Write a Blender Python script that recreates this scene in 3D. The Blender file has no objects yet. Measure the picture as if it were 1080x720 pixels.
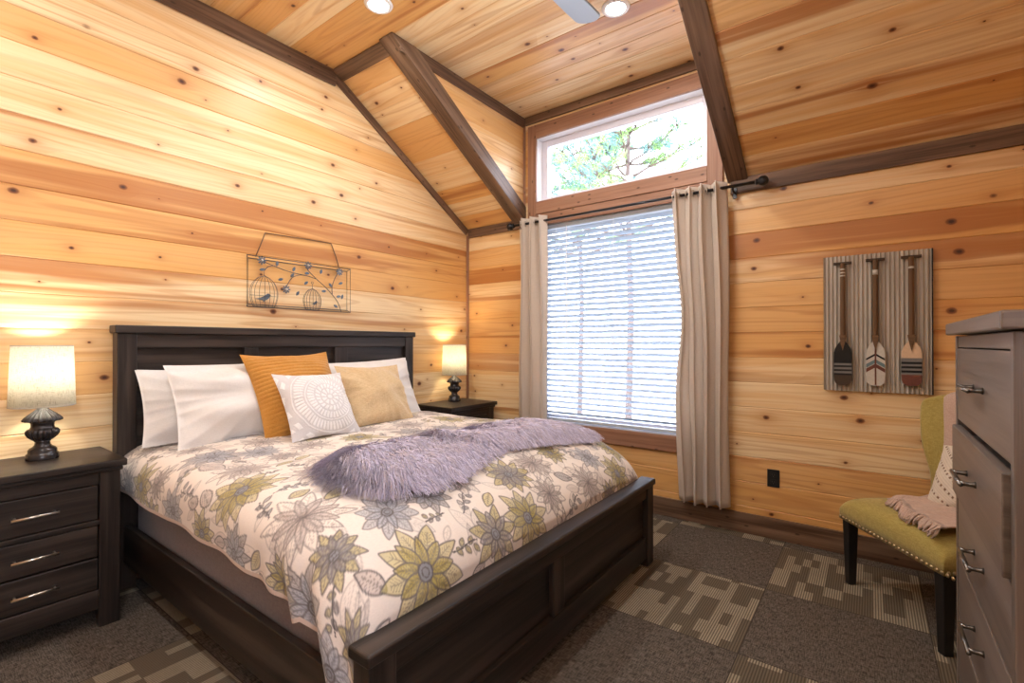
import bpy, math, random
import numpy as np
from mathutils import Matrix, Vector
random.seed(7); RNG = np.random.default_rng(11)
PI = math.pi
SC = bpy.context.scene
COL = SC.collection

# ------------------------------------------------------------------ mesh builder
class MB:
    def __init__(s): s.v = []; s.f = []; s.uv = []; s.mi = []
    def face(s, pts, uvs=None, mi=0):
        b = len(s.v); s.v.extend([tuple(p) for p in pts]); s.f.append(list(range(b, b + len(pts))))
        s.uv.append(uvs or [(0, 0)] * len(pts)); s.mi.append(mi)
    def box(s, x0, x1, y0, y1, z0, z1, grain='y', mi=0, M=None):
        off = random.uniform(0, 40); off2 = random.uniform(0, 40)
        P = [Vector((x, y, z)) for z in (z0, z1) for y in (y0, y1) for x in (x0, x1)]
        gi = 'xyz'.index(grain)
        b = len(s.v)
        s.v.extend([tuple(M @ p) if M else tuple(p) for p in P])
        for idx, ax in (((0, 2, 3, 1), 2), ((4, 5, 7, 6), 2), ((0, 1, 5, 4), 1), ((2, 6, 7, 3), 1), ((0, 4, 6, 2), 0), ((1, 3, 7, 5), 0)):
            s.f.append([b + i for i in idx])
            others = [a for a in (0, 1, 2) if a != ax]
            ua = gi if gi in others else others[0]
            va = [a for a in others if a != ua][0]
            s.uv.append([(P[i][ua] + off, P[i][va] + off2 + ax * 3.1) for i in idx]); s.mi.append(mi)
    def grid(s, P, closed_u=False, closed_v=False, uv=None, mi=0, flip=False):
        P = np.asarray(P, float); n, m = P.shape[:2]; b = len(s.v)
        s.v.extend(map(tuple, P.reshape(-1, 3)))
        for i in range(n if closed_u else n - 1):
            for j in range(m if closed_v else m - 1):
                i2 = (i + 1) % n; j2 = (j + 1) % m
                q = [b + i * m + j, b + i2 * m + j, b + i2 * m + j2, b + i * m + j2]
                if uv is not None:
                    t = [tuple(uv[i][j]), tuple(uv[i2][j]), tuple(uv[i2][j2]), tuple(uv[i][j2])]
                else:
                    t = [(i / n, j / m), ((i + 1) / n, j / m), ((i + 1) / n, (j + 1) / m), (i / n, (j + 1) / m)]
                if flip: q.reverse(); t.reverse()
                s.f.append(q); s.uv.append(t); s.mi.append(mi)
    def lathe(s, prof, c=(0, 0, 0), n=32, flute=None, mi=0, axis='z'):
        P = []
        for k, (r, z) in enumerate(prof):
            row = []
            for j in range(n):
                a = 2 * PI * j / n
                rr = r * (1 + (flute[0][k] * math.cos(flute[1] * a) if flute else 0))
                if axis == 'z': row.append((c[0] + rr * math.cos(a), c[1] + rr * math.sin(a), c[2] + z))
                elif axis == 'x': row.append((c[0] + z, c[1] + rr * math.cos(a), c[2] + rr * math.sin(a)))
                else: row.append((c[0] + rr * math.sin(a), c[1] + z, c[2] + rr * math.cos(a)))
            P.append(row)
        b = len(s.v); s.grid(P, closed_v=True, mi=mi)
        m = n
        s.f.append([b + j for j in range(m)][::-1]); s.uv.append([(0, 0)] * m); s.mi.append(mi)
        e = b + (len(prof) - 1) * m
        s.f.append([e + j for j in range(m)]); s.uv.append([(0, 0)] * m); s.mi.append(mi)
    def tube(s, pts, r, n=6, closed=False, mi=0):
        pts = [Vector(p) for p in pts]; N = len(pts); P = []
        up = None
        for i, p in enumerate(pts):
            if closed: t = pts[(i + 1) % N] - pts[i - 1]
            else: t = pts[min(i + 1, N - 1)] - pts[max(i - 1, 0)]
            if t.length < 1e-9: t = Vector((0, 0, 1))
            t.normalize()
            if up is None:
                up = Vector((0, 0, 1)) if abs(t.z) < .9 else Vector((1, 0, 0))
            a = up - t * up.dot(t)
            if a.length < 1e-5: a = Vector((0, 1, 0)) - t * t.y
            a.normalize(); up = a; bb = t.cross(a)
            rr = r[i] if hasattr(r, '__len__') else r
            P.append([tuple(p + (a * math.cos(2 * PI * k / n) + bb * math.sin(2 * PI * k / n)) * rr) for k in range(n)])
        b = len(s.v); s.grid(P, closed_u=closed, closed_v=True, mi=mi)
        if not closed:
            s.f.append([b + k for k in range(n)][::-1]); s.uv.append([(0, 0)] * n); s.mi.append(mi)
            e = b + (N - 1) * n
            s.f.append([e + k for k in range(n)]); s.uv.append([(0, 0)] * n); s.mi.append(mi)
    def prism(s, poly, fn, d0, d1, mi=0):
        """poly: 2D outline (a,b); fn(a,b,d)->xyz ; extruded from depth d0 to d1"""
        n = len(poly); b = len(s.v)
        for d in (d0, d1): s.v.extend([tuple(fn(a, c, d)) for a, c in poly])
        s.f.append(list(range(b, b + n))); s.uv.append([tuple(p) for p in poly]); s.mi.append(mi)
        s.f.append(list(range(b + 2 * n - 1, b + n - 1, -1))); s.uv.append([tuple(p) for p in poly[::-1]]); s.mi.append(mi)
        for i in range(n):
            j = (i + 1) % n
            s.f.append([b + j, b + i, b + n + i, b + n + j]); s.uv.append([(0, 0)] * 4); s.mi.append(mi)
    def xf(s, M): s.v = [tuple(M @ Vector(p)) for p in s.v]; return s

WM = {}
def wmat(o): return WM.get(o.name, Matrix.Identity(4))
def props(o, label=None, cat=None, group=None, kind=None):
    if label: o['label'] = label
    if cat: o['category'] = cat
    if group: o['group'] = group
    if kind: o['kind'] = kind
    return o
def empty(name, loc=(0, 0, 0), rz=0, **k):
    o = bpy.data.objects.new(name, None); COL.objects.link(o); o.empty_display_size = .1
    o.location = loc; o.rotation_euler = (0, 0, rz)
    WM[o.name] = Matrix.Translation(loc) @ Matrix.Rotation(rz, 4, 'Z')
    return props(o, **k)
def obj(name, mb, mats, parent=None, bevel=0, seg=2, smooth=False, local=False, weld=0, recalc=True, base=None, **k):
    """builds ONE mesh object.  Coordinates are world unless local=True (then relative to the parent).
       a top level mesh may get its origin at base"""
    me = bpy.data.meshes.new(name)
    v = np.array(mb.v, float)
    if parent is not None and not local:
        Mi = np.array(wmat(parent).inverted()); v = v @ Mi[:3, :3].T + Mi[:3, 3]
    if parent is None and base is not None: v = v - np.array(base)
    me.from_pydata(v.tolist(), [], mb.f)
    uvl = me.uv_layers.new(name='UVMap')
    flat = np.array([c for f in mb.uv for t in f for c in t], np.float32)
    uvl.data.foreach_set('uv', flat)
    for m in (mats if isinstance(mats, (list, tuple)) else [mats]): me.materials.append(m)
    me.polygons.foreach_set('material_index', mb.mi)
    me.polygons.foreach_set('use_smooth', [bool(smooth)] * len(mb.f))
    import bmesh
    if recalc or weld:
        bm = bmesh.new(); bm.from_mesh(me)
        if weld: bmesh.ops.remove_doubles(bm, verts=bm.verts, dist=weld)
        if recalc: bmesh.ops.recalc_face_normals(bm, faces=bm.faces)
        bm.to_mesh(me); bm.free()
    me.update()
    o = bpy.data.objects.new(name, me); COL.objects.link(o)
    if parent is not None:
        o.parent = parent; WM[o.name] = wmat(parent)
    elif base is not None:
        o.location = base; WM[o.name] = Matrix.Translation(base)
    if bevel:
        b = o.modifiers.new('bevel', 'BEVEL'); b.width = bevel; b.segments = seg; b.limit_method = 'ANGLE'; b.angle_limit = math.radians(40)
        b.harden_normals = False
    return props(o, **k)
def box(name, x0, x1, y0, y1, z0, z1, mat, parent=None, grain='y', bevel=.003, **k):
    m = MB(); m.box(x0, x1, y0, y1, z0, z1, grain); return obj(name, m, mat, parent, bevel=bevel, **k)
def copy_tree(o, parent=None):
    c = o.copy(); COL.objects.link(c)
    if parent is not None: c.parent = parent
    for ch in list(o.children): copy_tree(ch, c)
    return c

# ------------------------------------------------------------------ node helper
class NT:
    def __init__(s, name, disp=False):
        s.m = bpy.data.materials.new(name); s.m.use_nodes = True
        s.t = s.m.node_tree; s.t.nodes.clear()
        s.out = s.t.nodes.new('ShaderNodeOutputMaterial')
    def n(s, typ, ins=None, out=0, **attrs):
        nd = s.t.nodes.new('ShaderNode' + typ)
        for k, v in attrs.items(): setattr(nd, k, v)
        for k, v in (ins or {}).items(): s.set(nd.inputs[k], v)
        return nd.outputs[out] if out is not None else nd
    def set(s, sock, v):
        if isinstance(v, bpy.types.NodeSocket): s.t.links.new(v, sock)
        else:
            if sock.type == 'RGBA' and hasattr(v, '__len__') and len(v) == 3: v = (*v, 1)
            sock.default_value = v
    def m_(s, op, a, b=0.0, c=0.0, clamp=False):
        nd = s.t.nodes.new('ShaderNodeMath'); nd.operation = op; nd.use_clamp = clamp
        s.set(nd.inputs[0], a); s.set(nd.inputs[1], b); s.set(nd.inputs[2], c); return nd.outputs[0]
    def add(s, a, b): return s.m_('ADD', a, b)
    def sub(s, a, b): return s.m_('SUBTRACT', a, b)
    def mul(s, a, b): return s.m_('MULTIPLY', a, b)
    def uv(s):
        nd = s.t.nodes.new('ShaderNodeUVMap'); sp = s.t.nodes.new('ShaderNodeSeparateXYZ'); s.t.links.new(nd.outputs[0], sp.inputs[0])
        return sp.outputs[0], sp.outputs[1]
    def objco(s):
        nd = s.t.nodes.new('ShaderNodeTexCoord'); sp = s.t.nodes.new('ShaderNodeSeparateXYZ'); s.t.links.new(nd.outputs['Object'], sp.inputs[0])
        return sp.outputs
    def vec(s, x, y, z=0.0): return s.n('CombineXYZ', {0: x, 1: y, 2: z})
    def noise(s, v, scale=1.0, detail=2.0, rough=.5, dist=0.0): return s.n('TexNoise', {'Vector': v, 'Scale': scale, 'Detail': detail, 'Roughness': rough, 'Distortion': dist})
    def step(s, x, a, b, o0=0.0, o1=1.0):
        nd = s.t.nodes.new('ShaderNodeMapRange'); nd.interpolation_type = 'SMOOTHSTEP'
        for i, v in enumerate((x, a, b, o0, o1)): s.set(nd.inputs[i], v)
        return nd.outputs[0]
    def mix(s, f, a, b, blend='MIX'):
        nd = s.t.nodes.new('ShaderNodeMix'); nd.data_type = 'RGBA'; nd.blend_type = blend
        s.set(nd.inputs[0], f); s.set(nd.inputs[6], a); s.set(nd.inputs[7], b); return nd.outputs[2]
    def white(s, w):
        nd = s.t.nodes.new('ShaderNodeTexWhiteNoise'); nd.noise_dimensions = '1D'; s.set(nd.inputs['W'], w); return nd.outputs[0]
    def bump(s, h, dist=.001, strength=1.0): return s.n('Bump', {'Height': h, 'Distance': dist, 'Strength': strength})
    def bsdf(s, col, rough=.5, normal=None, metal=0.0, spec=.5, **k):
        nd = s.t.nodes.new('ShaderNodeBsdfPrincipled')
        s.set(nd.inputs['Base Color'], col); s.set(nd.inputs['Roughness'], rough); s.set(nd.inputs['Metallic'], metal); s.set(nd.inputs['Specular IOR Level'], spec)
        if normal is not None: s.set(nd.inputs['Normal'], normal)
        for kk, v in k.items(): s.set(nd.inputs[kk.replace('_', ' ')], v)
        return nd.outputs[0]
    def done(s, sh): s.t.links.new(sh, s.out.inputs[0]); return s.m

PITCH = .168; PHASE = 1.355
def pine_mat(name, pale, honey, streak, knots=.45, sheen=.34):
    t = NT(name); u, v = t.uv()
    row = t.m_('FLOOR', v); fv = t.sub(v, row)
    r1 = t.white(t.add(row, .37)); r2 = t.white(t.add(row, 57.1)); r3 = t.white(t.add(row, 113.7))
    uu = t.add(u, t.mul(r1, 37.0)); vm = t.mul(v, PITCH)
    kx = t.mul(uu, 2.1); ky = t.add(fv, t.mul(row, 7.0))
    vn = t.t.nodes.new('ShaderNodeTexVoronoi'); vn.voronoi_dimensions = '2D'; vn.feature = 'F1'
    t.set(vn.inputs['Vector'], t.vec(kx, ky)); t.set(vn.inputs['Scale'], 1.0); t.set(vn.inputs['Randomness'], .85)
    ps = t.t.nodes.new('ShaderNodeSeparateXYZ'); t.t.links.new(vn.outputs['Position'], ps.inputs[0])
    cs = t.t.nodes.new('ShaderNodeSeparateColor'); t.t.links.new(vn.outputs['Color'], cs.inputs[0])
    dx = t.mul(t.sub(ps.outputs[0], kx), 1 / 2.1); dy = t.mul(t.sub(ps.outputs[1], ky), PITCH * 1.35)
    wob = t.mul(t.sub(t.noise(t.vec(t.mul(uu, 40.), t.mul(vm, 40.), 3.)), .5), .008)
    d = t.add(t.m_('SQRT', t.add(t.mul(dx, dx), t.mul(dy, dy))), wob)
    R = t.add(.006, t.mul(t.m_('POWER', cs.outputs[0], 2.2), .020))
    on = t.step(cs.outputs[1], 1 - knots - .02, 1 - knots + .02)
    q = t.m_('DIVIDE', d, R)
    knot = t.mul(on, t.step(q, 1.15, .7)); core = t.mul(on, t.step(q, .75, .2))
    halo = t.mul(on, t.m_('EXPONENT', t.mul(q, -.45)))
    # grain flows round the knots
    bend = t.mul(halo, t.mul(t.m_('SIGN', dy), .02))
    vv = t.add(vm, bend)
    low = t.noise(t.vec(t.mul(uu, .55), t.mul(vv, 5.), t.mul(r2, 31.)), 1.0, 1.0)
    ring = t.m_('SINE', t.add(t.mul(vv, 190.), t.mul(low, 62.)))
    fine = t.noise(t.vec(t.mul(uu, 2.2), t.mul(vv, 120.), t.mul(r3, 9.)), 1.0, 3.0, .6)
    med = t.noise(t.vec(t.mul(uu, .7), t.mul(vv, 16.), t.mul(r1, 50.)), 1.0, 2.0)
    base = t.mix(t.mul(t.step(r2, .30, .80), .85), pale, honey)
    base = t.mix(t.mul(t.step(med, .40, .72), .6), base, honey)
    st = t.mul(t.step(t.noise(t.vec(t.mul(uu, .32), t.mul(vv, 8.), t.add(t.mul(r3, 40.), 7.)), 1.0, 2.5, .55, .35), .51, .63), t.step(r3, .3, .75))
    base = t.mix(t.mul(st, .85), base, streak)
    base = t.mix(t.mul(t.step(ring, .1, 1.), t.mul(.20, t.step(fine, .2, .7))), base, streak)
    base = t.mix(t.mul(t.step(fine, .45, .8), .2), base, honey)
    low2 = t.noise(t.vec(t.mul(uu, .42), t.mul(vv, 7.), t.mul(r3, 23.)), 1.0, 1.5)
    ring2 = t.m_('SINE', t.add(t.mul(vv, 40.), t.mul(low2, 46.)))
    base = t.mix(t.mul(t.step(ring2, .55, 1.), t.mul(.34, t.step(r1, .2, .8))), base, streak)
    base = t.mix(t.mul(halo, .75), base, streak)
    base = t.mix(t.mul(knot, .85), base, (.16, .045, .014))
    base = t.mix(core, base, (.06, .018, .008))
    nrm = t.bump(t.add(t.mul(fine, .4), t.mul(ring, .1)), .0012, .35)
    return t.done(t.bsdf(base, t.add(sheen, t.mul(fine, .12)), nrm, spec=.45))
def stain_mat(name, c0, c1, c2, rough=.42, vs=55., spec=.4, knots=True):
    """stained timber: uv u along the grain, v across, both in metres"""
    t = NT(name); u, v = t.uv()
    f1 = t.noise(t.vec(t.mul(u, 1.6), t.mul(v, vs), 1.), 1., 4., .62, .4)
    f2 = t.noise(t.vec(t.mul(u, .9), t.mul(v, vs * .22), 5.), 1., 2.)
    f3 = t.noise(t.vec(t.mul(u, 6.), t.mul(v, vs * 3.6), 9.), 1., 2.)
    c = t.mix(t.step(f1, .3, .72), c0, c1)
    c = t.mix(t.mul(t.step(f2, .42, .75), .7), c, c2)
    c = t.mix(t.mul(t.step(f3, .55, .8), .45), c, c0)
    if knots:
        vn = t.t.nodes.new('ShaderNodeTexVoronoi'); vn.voronoi_dimensions = '2D'
        t.set(vn.inputs['Vector'], t.vec(t.mul(u, 4.), t.mul(v, 9.))); t.set(vn.inputs['Scale'], 1.)
        c = t.mix(t.mul(t.step(vn.outputs['Distance'], .075, .03), .7), c, (.02, .01, .006))
    nrm = t.bump(t.add(f1, t.mul(f3, .5)), .0012, .5)
    return t.done(t.bsdf(c, t.add(rough, t.mul(f1, .12)), nrm, spec=spec))
def plain_mat(name, col, rough=.5, metal=0., bump=0., bscale=60., spec=.5, var=.0, **k):
    t = NT(name); x = t.objco(); vv = t.vec(x[0], x[1], x[2])
    nz = t.noise(vv, bscale, 3.)
    dark = tuple(c * (1 - var) for c in col)
    c = t.mix(nz, dark, col) if var else col
    nrm = t.bump(nz, .002, bump) if bump else None
    return t.done(t.bsdf(c, rough, nrm, metal, spec, **k))
def cloth_mat(name, c0, c1, scale=900., trans=0., bump=.5, rough=.9, attr=False, uvw=None):
    """woven cloth, thread pattern from two crossed waves"""
    t = NT(name); x = t.objco()
    vv = t.vec(x[0], x[1], x[2])
    a = t.noise(t.vec(t.mul(x[0], scale * .12), t.mul(x[1], scale * .12), t.mul(x[2], scale)), 1., 2.)
    b = t.noise(t.vec(t.mul(x[0], scale), t.mul(x[1], scale), t.mul(x[2], scale * .12)), 1., 2.)
    w = t.mul(t.add(a, b), .5)
    big = t.noise(vv, 14., 3.)
    c = t.mix(t.step(w, .36, .64), c0, c1)
    if attr:
        ca = t.n('VertexColor', out=0, layer_name='Col'); c = t.mix(1.0, ca, t.mix(t.step(w, .3, .7), (.88, .88, .88), (1, 1, 1)), 'MULTIPLY')
    c = t.mix(t.mul(t.step(big, .4, .7), .12), c, c0)
    nrm = t.bump(t.add(t.mul(w, .5), t.mul(big, .6)), .002, bump)
    sh = t.bsdf(c, rough, nrm, spec=.15, Sheen_Weight=.25)
    if trans:
        tr = t.n('BsdfTranslucent', {'Color': c}); sh = t.n('MixShader', {0: trans, 1: sh, 2: tr})
    return t.done(sh)

M = {}
M['pine'] = pine_mat('knotty_pine', (.82, .64, .385), (.67, .355, .108), (.40, .15, .04), .74)
M['trim'] = stain_mat('brown_stained_trim', (.062, .031, .017), (.165, .095, .057), (.29, .185, .122), .4)
M['casing'] = stain_mat('reddish_stained_casing', (.22, .105, .062), (.34, .18, .112), (.41, .235, .155), .4)
M['espresso'] = stain_mat('espresso_furniture', (.006, .0045, .004), (.028, .019, .015), (.078, .057, .047), .36, 60., .36, knots=False)
M['dresser'] = stain_mat('glare_lightened_espresso', (.085, .066, .056), (.16, .128, .112), (.21, .172, .152), .33, 60., .6, knots=False)  # espresso finish lightened, window glare put into the colour
M['white_paint'] = plain_mat('white_paint', (.80, .80, .82), .4)
M['vinyl'] = plain_mat('white_vinyl', (.72, .72, .80), .35)
M['nickel'] = plain_mat('brushed_nickel', (.62, .58, .52), .28, 1.)
M['pewter'] = plain_mat('dark_pewter', (.16, .15, .14), .3, 1.)
M['black_iron'] = plain_mat('black_iron', (.015, .015, .018), .35, .3)
M['black_wood'] = plain_mat('black_painted_wood', (.012, .011, .011), .3)
M['black_plastic'] = plain_mat('black_plastic', (.012, .012, .012), .35)
M['slot'] = plain_mat('socket_slot', (.10, .10, .10), .5)
M['urn'] = plain_mat('bronzed_black_resin', (.035, .032, .034), .24, .35, .3, 40.)
M['brass_nail'] = plain_mat('antique_brass', (.55, .45, .28), .3, 1.)
M['pillow_white'] = cloth_mat('white_cotton', (.66, .645, .63), (.73, .715, .70), 500., 0, .25)
M['mustard'] = cloth_mat('mustard_corduroy', (.40, .175, .03), (.55, .27, .06), 900., 0, .5)
M['linen_tan'] = cloth_mat('tan_linen', (.50, .36, .20), (.64, .49, .30), 420., 0, .7)
M['embroidered'] = cloth_mat('embroidered_cotton', (.6, .6, .6), (.7, .7, .7), 700., 0, .4, attr=True)
M['crochet'] = cloth_mat('cream_crochet', (.6, .6, .6), (.7, .7, .7), 700., 0, .6, attr=True)
M['quilt'] = cloth_mat('printed_quilt', (.6, .6, .6), (.7, .7, .7), 800., 0, .35, attr=True)
M['mattress'] = cloth_mat('grey_taupe_ticking', (.16, .125, .12), (.21, .17, .16), 500., 0, .4)
M['curtain'] = cloth_mat('taupe_curtain', (.70, .615, .53), (.78, .70, .615), 700., .38, .4)
M['olive'] = cloth_mat('olive_linen', (.30, .235, .06), (.43, .345, .11), 420., 0, .7)
M['blush'] = cloth_mat('blush_knit', (.46, .33, .27), (.56, .42, .35), 500., 0, .8)
def fur_mat():
    t = NT('lavender_fur'); ca = t.n('VertexColor', out=0, layer_name='Col')
    return t.done(t.bsdf(ca, .6, spec=.25, Sheen_Weight=.3))
M['fur'] = fur_mat()
def shade_mat():
    t = NT('linen_lampshade'); x = t.objco()
    ang = t.m_('ARCTAN2', x[1], x[0])
    a = t.noise(t.vec(t.mul(ang, 5.), t.mul(x[2], 420.), 0.), 1., 3., .7)
    b = t.noise(t.vec(t.mul(ang, 46.), t.mul(x[2], 28.), 4.), 1., 3., .7)
    w = t.m_('MAXIMUM', t.step(a, .52, .7), t.step(b, .52, .7))
    c = t.mix(w, (.90, .88, .80), (.50, .47, .38))
    sh = t.n('MixShader', {0: .62, 1: t.bsdf(c, .9, spec=.1), 2: t.n('BsdfTranslucent', {'Color': c})})
    return t.done(sh)
M['shade'] = shade_mat()
def glass_mat():
    t = NT('window_glass')
    fr = t.n('Fresnel', {'IOR': 1.45})
    return t.done(t.n('MixShader', {0: t.mul(fr, .6), 1: t.n('BsdfTransparent', {'Color': (.97, .98, 1)}), 2: t.n('BsdfGlossy', {'Roughness': .02})}))
M['glass'] = glass_mat()
def emit(name, col, s):
    t = NT(name); return t.done(t.n('Emission', {'Color': col, 'Strength': s}))
M['lamp_lens'] = emit('lit_lens', (1, .95, .86), 14.)
M['bulb'] = emit('lit_bulb', (1, .84, .6), 30.)
def slat_mat():
    t = NT('white_slat')
    c = (.46, .53, .61)
    return t.done(t.n('MixShader', {0: .02, 1: t.bsdf(c, .4), 2: t.n('BsdfTranslucent', {'Color': c})}))
M['slat'] = slat_mat()
def carpet_mat():
    t = NT('carpet_tiles'); x = t.objco()
    T = .652
    fx = t.m_('DIVIDE', t.sub(x[0], 2.772), T); fy = t.m_('DIVIDE', t.sub(x[1], -.108), T)
    ix = t.m_('FLOOR', fx); iy = t.m_('FLOOR', fy)
    ch = t.m_('FLOORED_MODULO', t.add(t.add(ix, iy), t.step(x[0], 1.47, 1.46)), 2.)
    lx = t.mul(t.sub(fx, ix), T); ly = t.mul(t.sub(fy, iy), T)
    tid = t.add(t.mul(ix, 7.13), t.mul(iy, 3.71))
    # plain woven tile
    w1 = t.noise(t.vec(t.mul(x[0], 30.), t.mul(x[1], 260.), 0.), 1., 2.5, .6); w2 = t.noise(t.vec(t.mul(x[0], 260.), t.mul(x[1], 30.), 3.), 1., 2.5, .6)
    w = t.mul(t.add(w1, w2), .5)
    plain = t.mix(t.step(w, .38, .64), (.046, .037, .029), (.165, .138, .114))
    # patterned tile: bars running with y, broken into rows
    row = t.m_('FLOOR', t.m_('DIVIDE', t.add(ly, t.mul(t.white(t.add(tid, t.m_('FLOOR', t.m_('DIVIDE', lx, .163)))), .06)), .112))
    col = t.m_('FLOOR', t.m_('DIVIDE', lx, .0408))
    grp = t.m_('FLOOR', t.m_('DIVIDE', t.add(col, t.mul(t.white(t.add(row, tid)), 3.)), 2.))
    h = t.white(t.add(t.mul(grp, 1.37), t.add(t.mul(row, 17.9), tid)))
    h2 = t.white(t.add(t.mul(col, 2.31), t.add(t.mul(row, 5.3), t.add(tid, 91.))))
    lum = t.m_('MAXIMUM', t.step(h, .72, .74), t.mul(t.step(h2, .64, .66), .9))
    rib = t.step(t.m_('SINE', t.mul(x[0], 2 * PI / .0105)), -.5, .5)
    pat = t.mix(lum, (.15, .122, .086), (.36, .305, .22))
    pat = t.mix(t.mul(t.sub(1., rib), .72), pat, (.055, .042, .03))
    pat = t.mix(t.mul(t.step(w, .4, .65), .25), pat, (.10, .08, .06))
    c = t.mix(ch, plain, pat)
    ed = t.m_('MINIMUM', t.m_('MINIMUM', lx, t.sub(T, lx)), t.m_('MINIMUM', ly, t.sub(T, ly)))
    c = t.mix(t.step(ed, .003, .001), c, (.05, .04, .032))
    nrm = t.bump(t.add(w, t.mul(t.mul(rib, ch), .4)), .004, .7)
    return t.done(t.bsdf(c, .95, nrm, spec=.05))
M['carpet'] = carpet_mat()
def corr_mat():
    t = NT('weathered_galvanised'); x = t.objco()
    n1 = t.noise(t.vec(t.mul(x[0], 30.), t.mul(x[1], 30.), t.mul(x[2], 4.)), 1., 4.)
    c = t.mix(n1, (.34, .30, .25), (.60, .56, .50))
    return t.done(t.bsdf(c, .5, None, .15))
M['corrugated'] = corr_mat()
M['wire'] = plain_mat('grey_wire', (.10, .10, .11), .4, .6)
M['leaf_metal'] = plain_mat('blue_grey_metal', (.13, .17, .22), .35, .5)
M['twig'] = plain_mat('brown_twig', (.16, .09, .05), .7)
M['shaft'] = stain_mat('paddle_shaft', (.08, .042, .02), (.16, .09, .045), (.2, .12, .06), .5, 60., .3, knots=False)
for nm, c in dict(p_black=(.012, .012, .013), p_brown=(.07, .045, .03), p_grey=(.20, .195, .19), p_white=(.60, .58, .53), p_cream=(.70, .52, .36), p_maroon=(.16, .06, .045), p_teal=(.16, .24, .26)).items():
    M[nm] = plain_mat('paint_' + nm[2:], c, .6, 0, .2, 80., .3, .25)
M['fan_blue'] = plain_mat('pale_grey_blade', (.30, .36, .45), .35)
M['ground'] = plain_mat('pale_gravel', (.55, .53, .5), .9, 0, .5, 3., .2, .4)
M['bark'] = plain_mat('pine_bark', (.14, .11, .10), .9, 0, .6, 30., .2, .4)
M['needle_green'] = plain_mat('pine_needle_green', (.16, .30, .08), .6)
M['needle_blue'] = plain_mat('pine_needle_blue', (.10, .22, .22), .6)

# ------------------------------------------------------------------ room shell
H = 3.32; K = .609; Z0 = 2.405; YS = -(H - Z0) / K          # slope runs from y=0 (z=Z0) to y=YS (z=H)
XL, XR = 0.0, 3.97; YB = -4.75; DX0, DX1 = .69, 2.445
def clip(poly, f):
    out = []
    for i in range(len(poly)):
        a, b = poly[i], poly[(i + 1) % len(poly)]; fa, fb = f(a), f(b)
        if fa >= 0: out.append(a)
        if (fa >= 0) != (fb >= 0):
            t = fa / (fa - fb); out.append((a[0] + (b[0] - a[0]) * t, a[1] + (b[1] - a[1]) * t))
    return out
def planks(mb, polys, O, U, V, N, seed, groove=.004, gw=.0045, phase=PHASE, rev=False):
    """boarded surface: every board a strip with a V groove, clipped to convex polygons given in (u,v) metres"""
    O, U, V, N = (Vector(a) for a in (O, U, V, N))
    for poly in polys:
        lo = min(p[1] for p in poly); hi = max(p[1] for p in poly)
        k0 = math.floor((lo - phase) / PITCH) - 1; k1 = math.ceil((hi - phase) / PITCH) + 1
        for k in range(k0, k1):
            b = phase + k * PITCH
            for v0, v1, d0, d1 in ((b, b + gw, -groove, 0), (b + gw, b + PITCH - gw, 0, 0), (b + PITCH - gw, b + PITCH, 0, -groove)):
                p = clip(clip(poly, lambda q: q[1] - v0), lambda q: v1 - q[1])
                if len(p) < 3: continue
                pts = []; uvs = []
                for u, v in p:
                    d = d0 + (d1 - d0) * (v - v0) / (v1 - v0)
                    pts.append(O + U * u + V * v + N * d)
                    uvs.append((u + seed * 13.7, k + seed * 40 + min(max((v - b) / PITCH, .002), .998)))
                if rev: pts.reverse(); uvs.reverse()
                mb.face(pts, uvs)
def surf(name, polys, O, U, V, N, seed, **k):
    mb = MB(); planks(mb, polys, O, U, V, N, seed)
    o = obj(name, mb, M['pine'], recalc=False); o['kind'] = 'structure'; 
    for kk, v in k.items(): o[kk] = v
    return o
R4 = lambda a, b, c, d: [(a, c), (b, c), (b, d), (a, d)]
WX0, WX1 = .833, 2.29; UZ0, UZ1 = 2.54, 3.105; LZ0, LZ1 = .60, 2.325
# headboard wall, x = 0
surf('wall_left', [[(YB, 0), (.03, 0), (.03, Z0 + .03), (YS, H + .03), (YB, H + .03)]], (0, 0, 0), (0, 1, 0), (0, 0, 1), (1, 0, 0), 1)
# window wall, y = 0
surf('wall_back', [R4(-.03, WX0, 0, Z0 + .02), R4(WX1, XR + .03, 0, Z0 + .02), R4(WX0, WX1, 0, LZ0), R4(WX0, WX1, LZ1, UZ0),
                   R4(DX0, WX0, Z0 + .02, H + .02), R4(WX1, DX1, Z0 + .02, H + .02), R4(WX0, WX1, UZ1, H + .02)],
     (0, 0, 0), (1, 0, 0), (0, 0, 1), (0, -1, 0), 2)
PD0, PD1, PDB, PDZ = -4.45, -3.25, 1.05, 2.10          # window added in the right wall behind the camera, for neutral daylight
surf('wall_right', [[(PD1, 0), (0, 0), (0, Z0 + .03), (YS, H + .03), (PD1, H + .03)], R4(YB, PD0, 0, H + .03), R4(PD0, PD1, PDZ, H + .03), R4(PD0, PD1, 0, PDB)], (XR, 0, 0), (0, 1, 0), (0, 0, 1), (-1, 0, 0), 3)
surf('wall_front', [R4(0, XR, 0, H + .02)], (0, YB, 0), (1, 0, 0), (0, 0, 1), (0, 1, 0), 4)
surf('ceiling', [R4(0, XR, YB, YS + .03), R4(DX0 - .02, DX1 + .02, YS + .03, 0)], (0, 0, H), (1, 0, 0), (0, 1, 0), (0, 0, -1), 5)
SL = math.hypot(1, K); SV = Vector((0, -1 / SL, K / SL)); SN = Vector((0, -K / SL, -1 / SL)); LEN = -YS * SL
surf('ceiling', [R4(-.02, DX0, -.03, LEN + .03)], (0, 0, Z0), (1, 0, 0), SV, SN, 6)
surf('ceiling', [R4(DX1, XR + .02, -.03, LEN + .03)], (0, 0, Z0), (1, 0, 0), SV, SN, 7)
tri = [(0, Z0), (0, H + .01), (YS, H + .01)]
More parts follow.
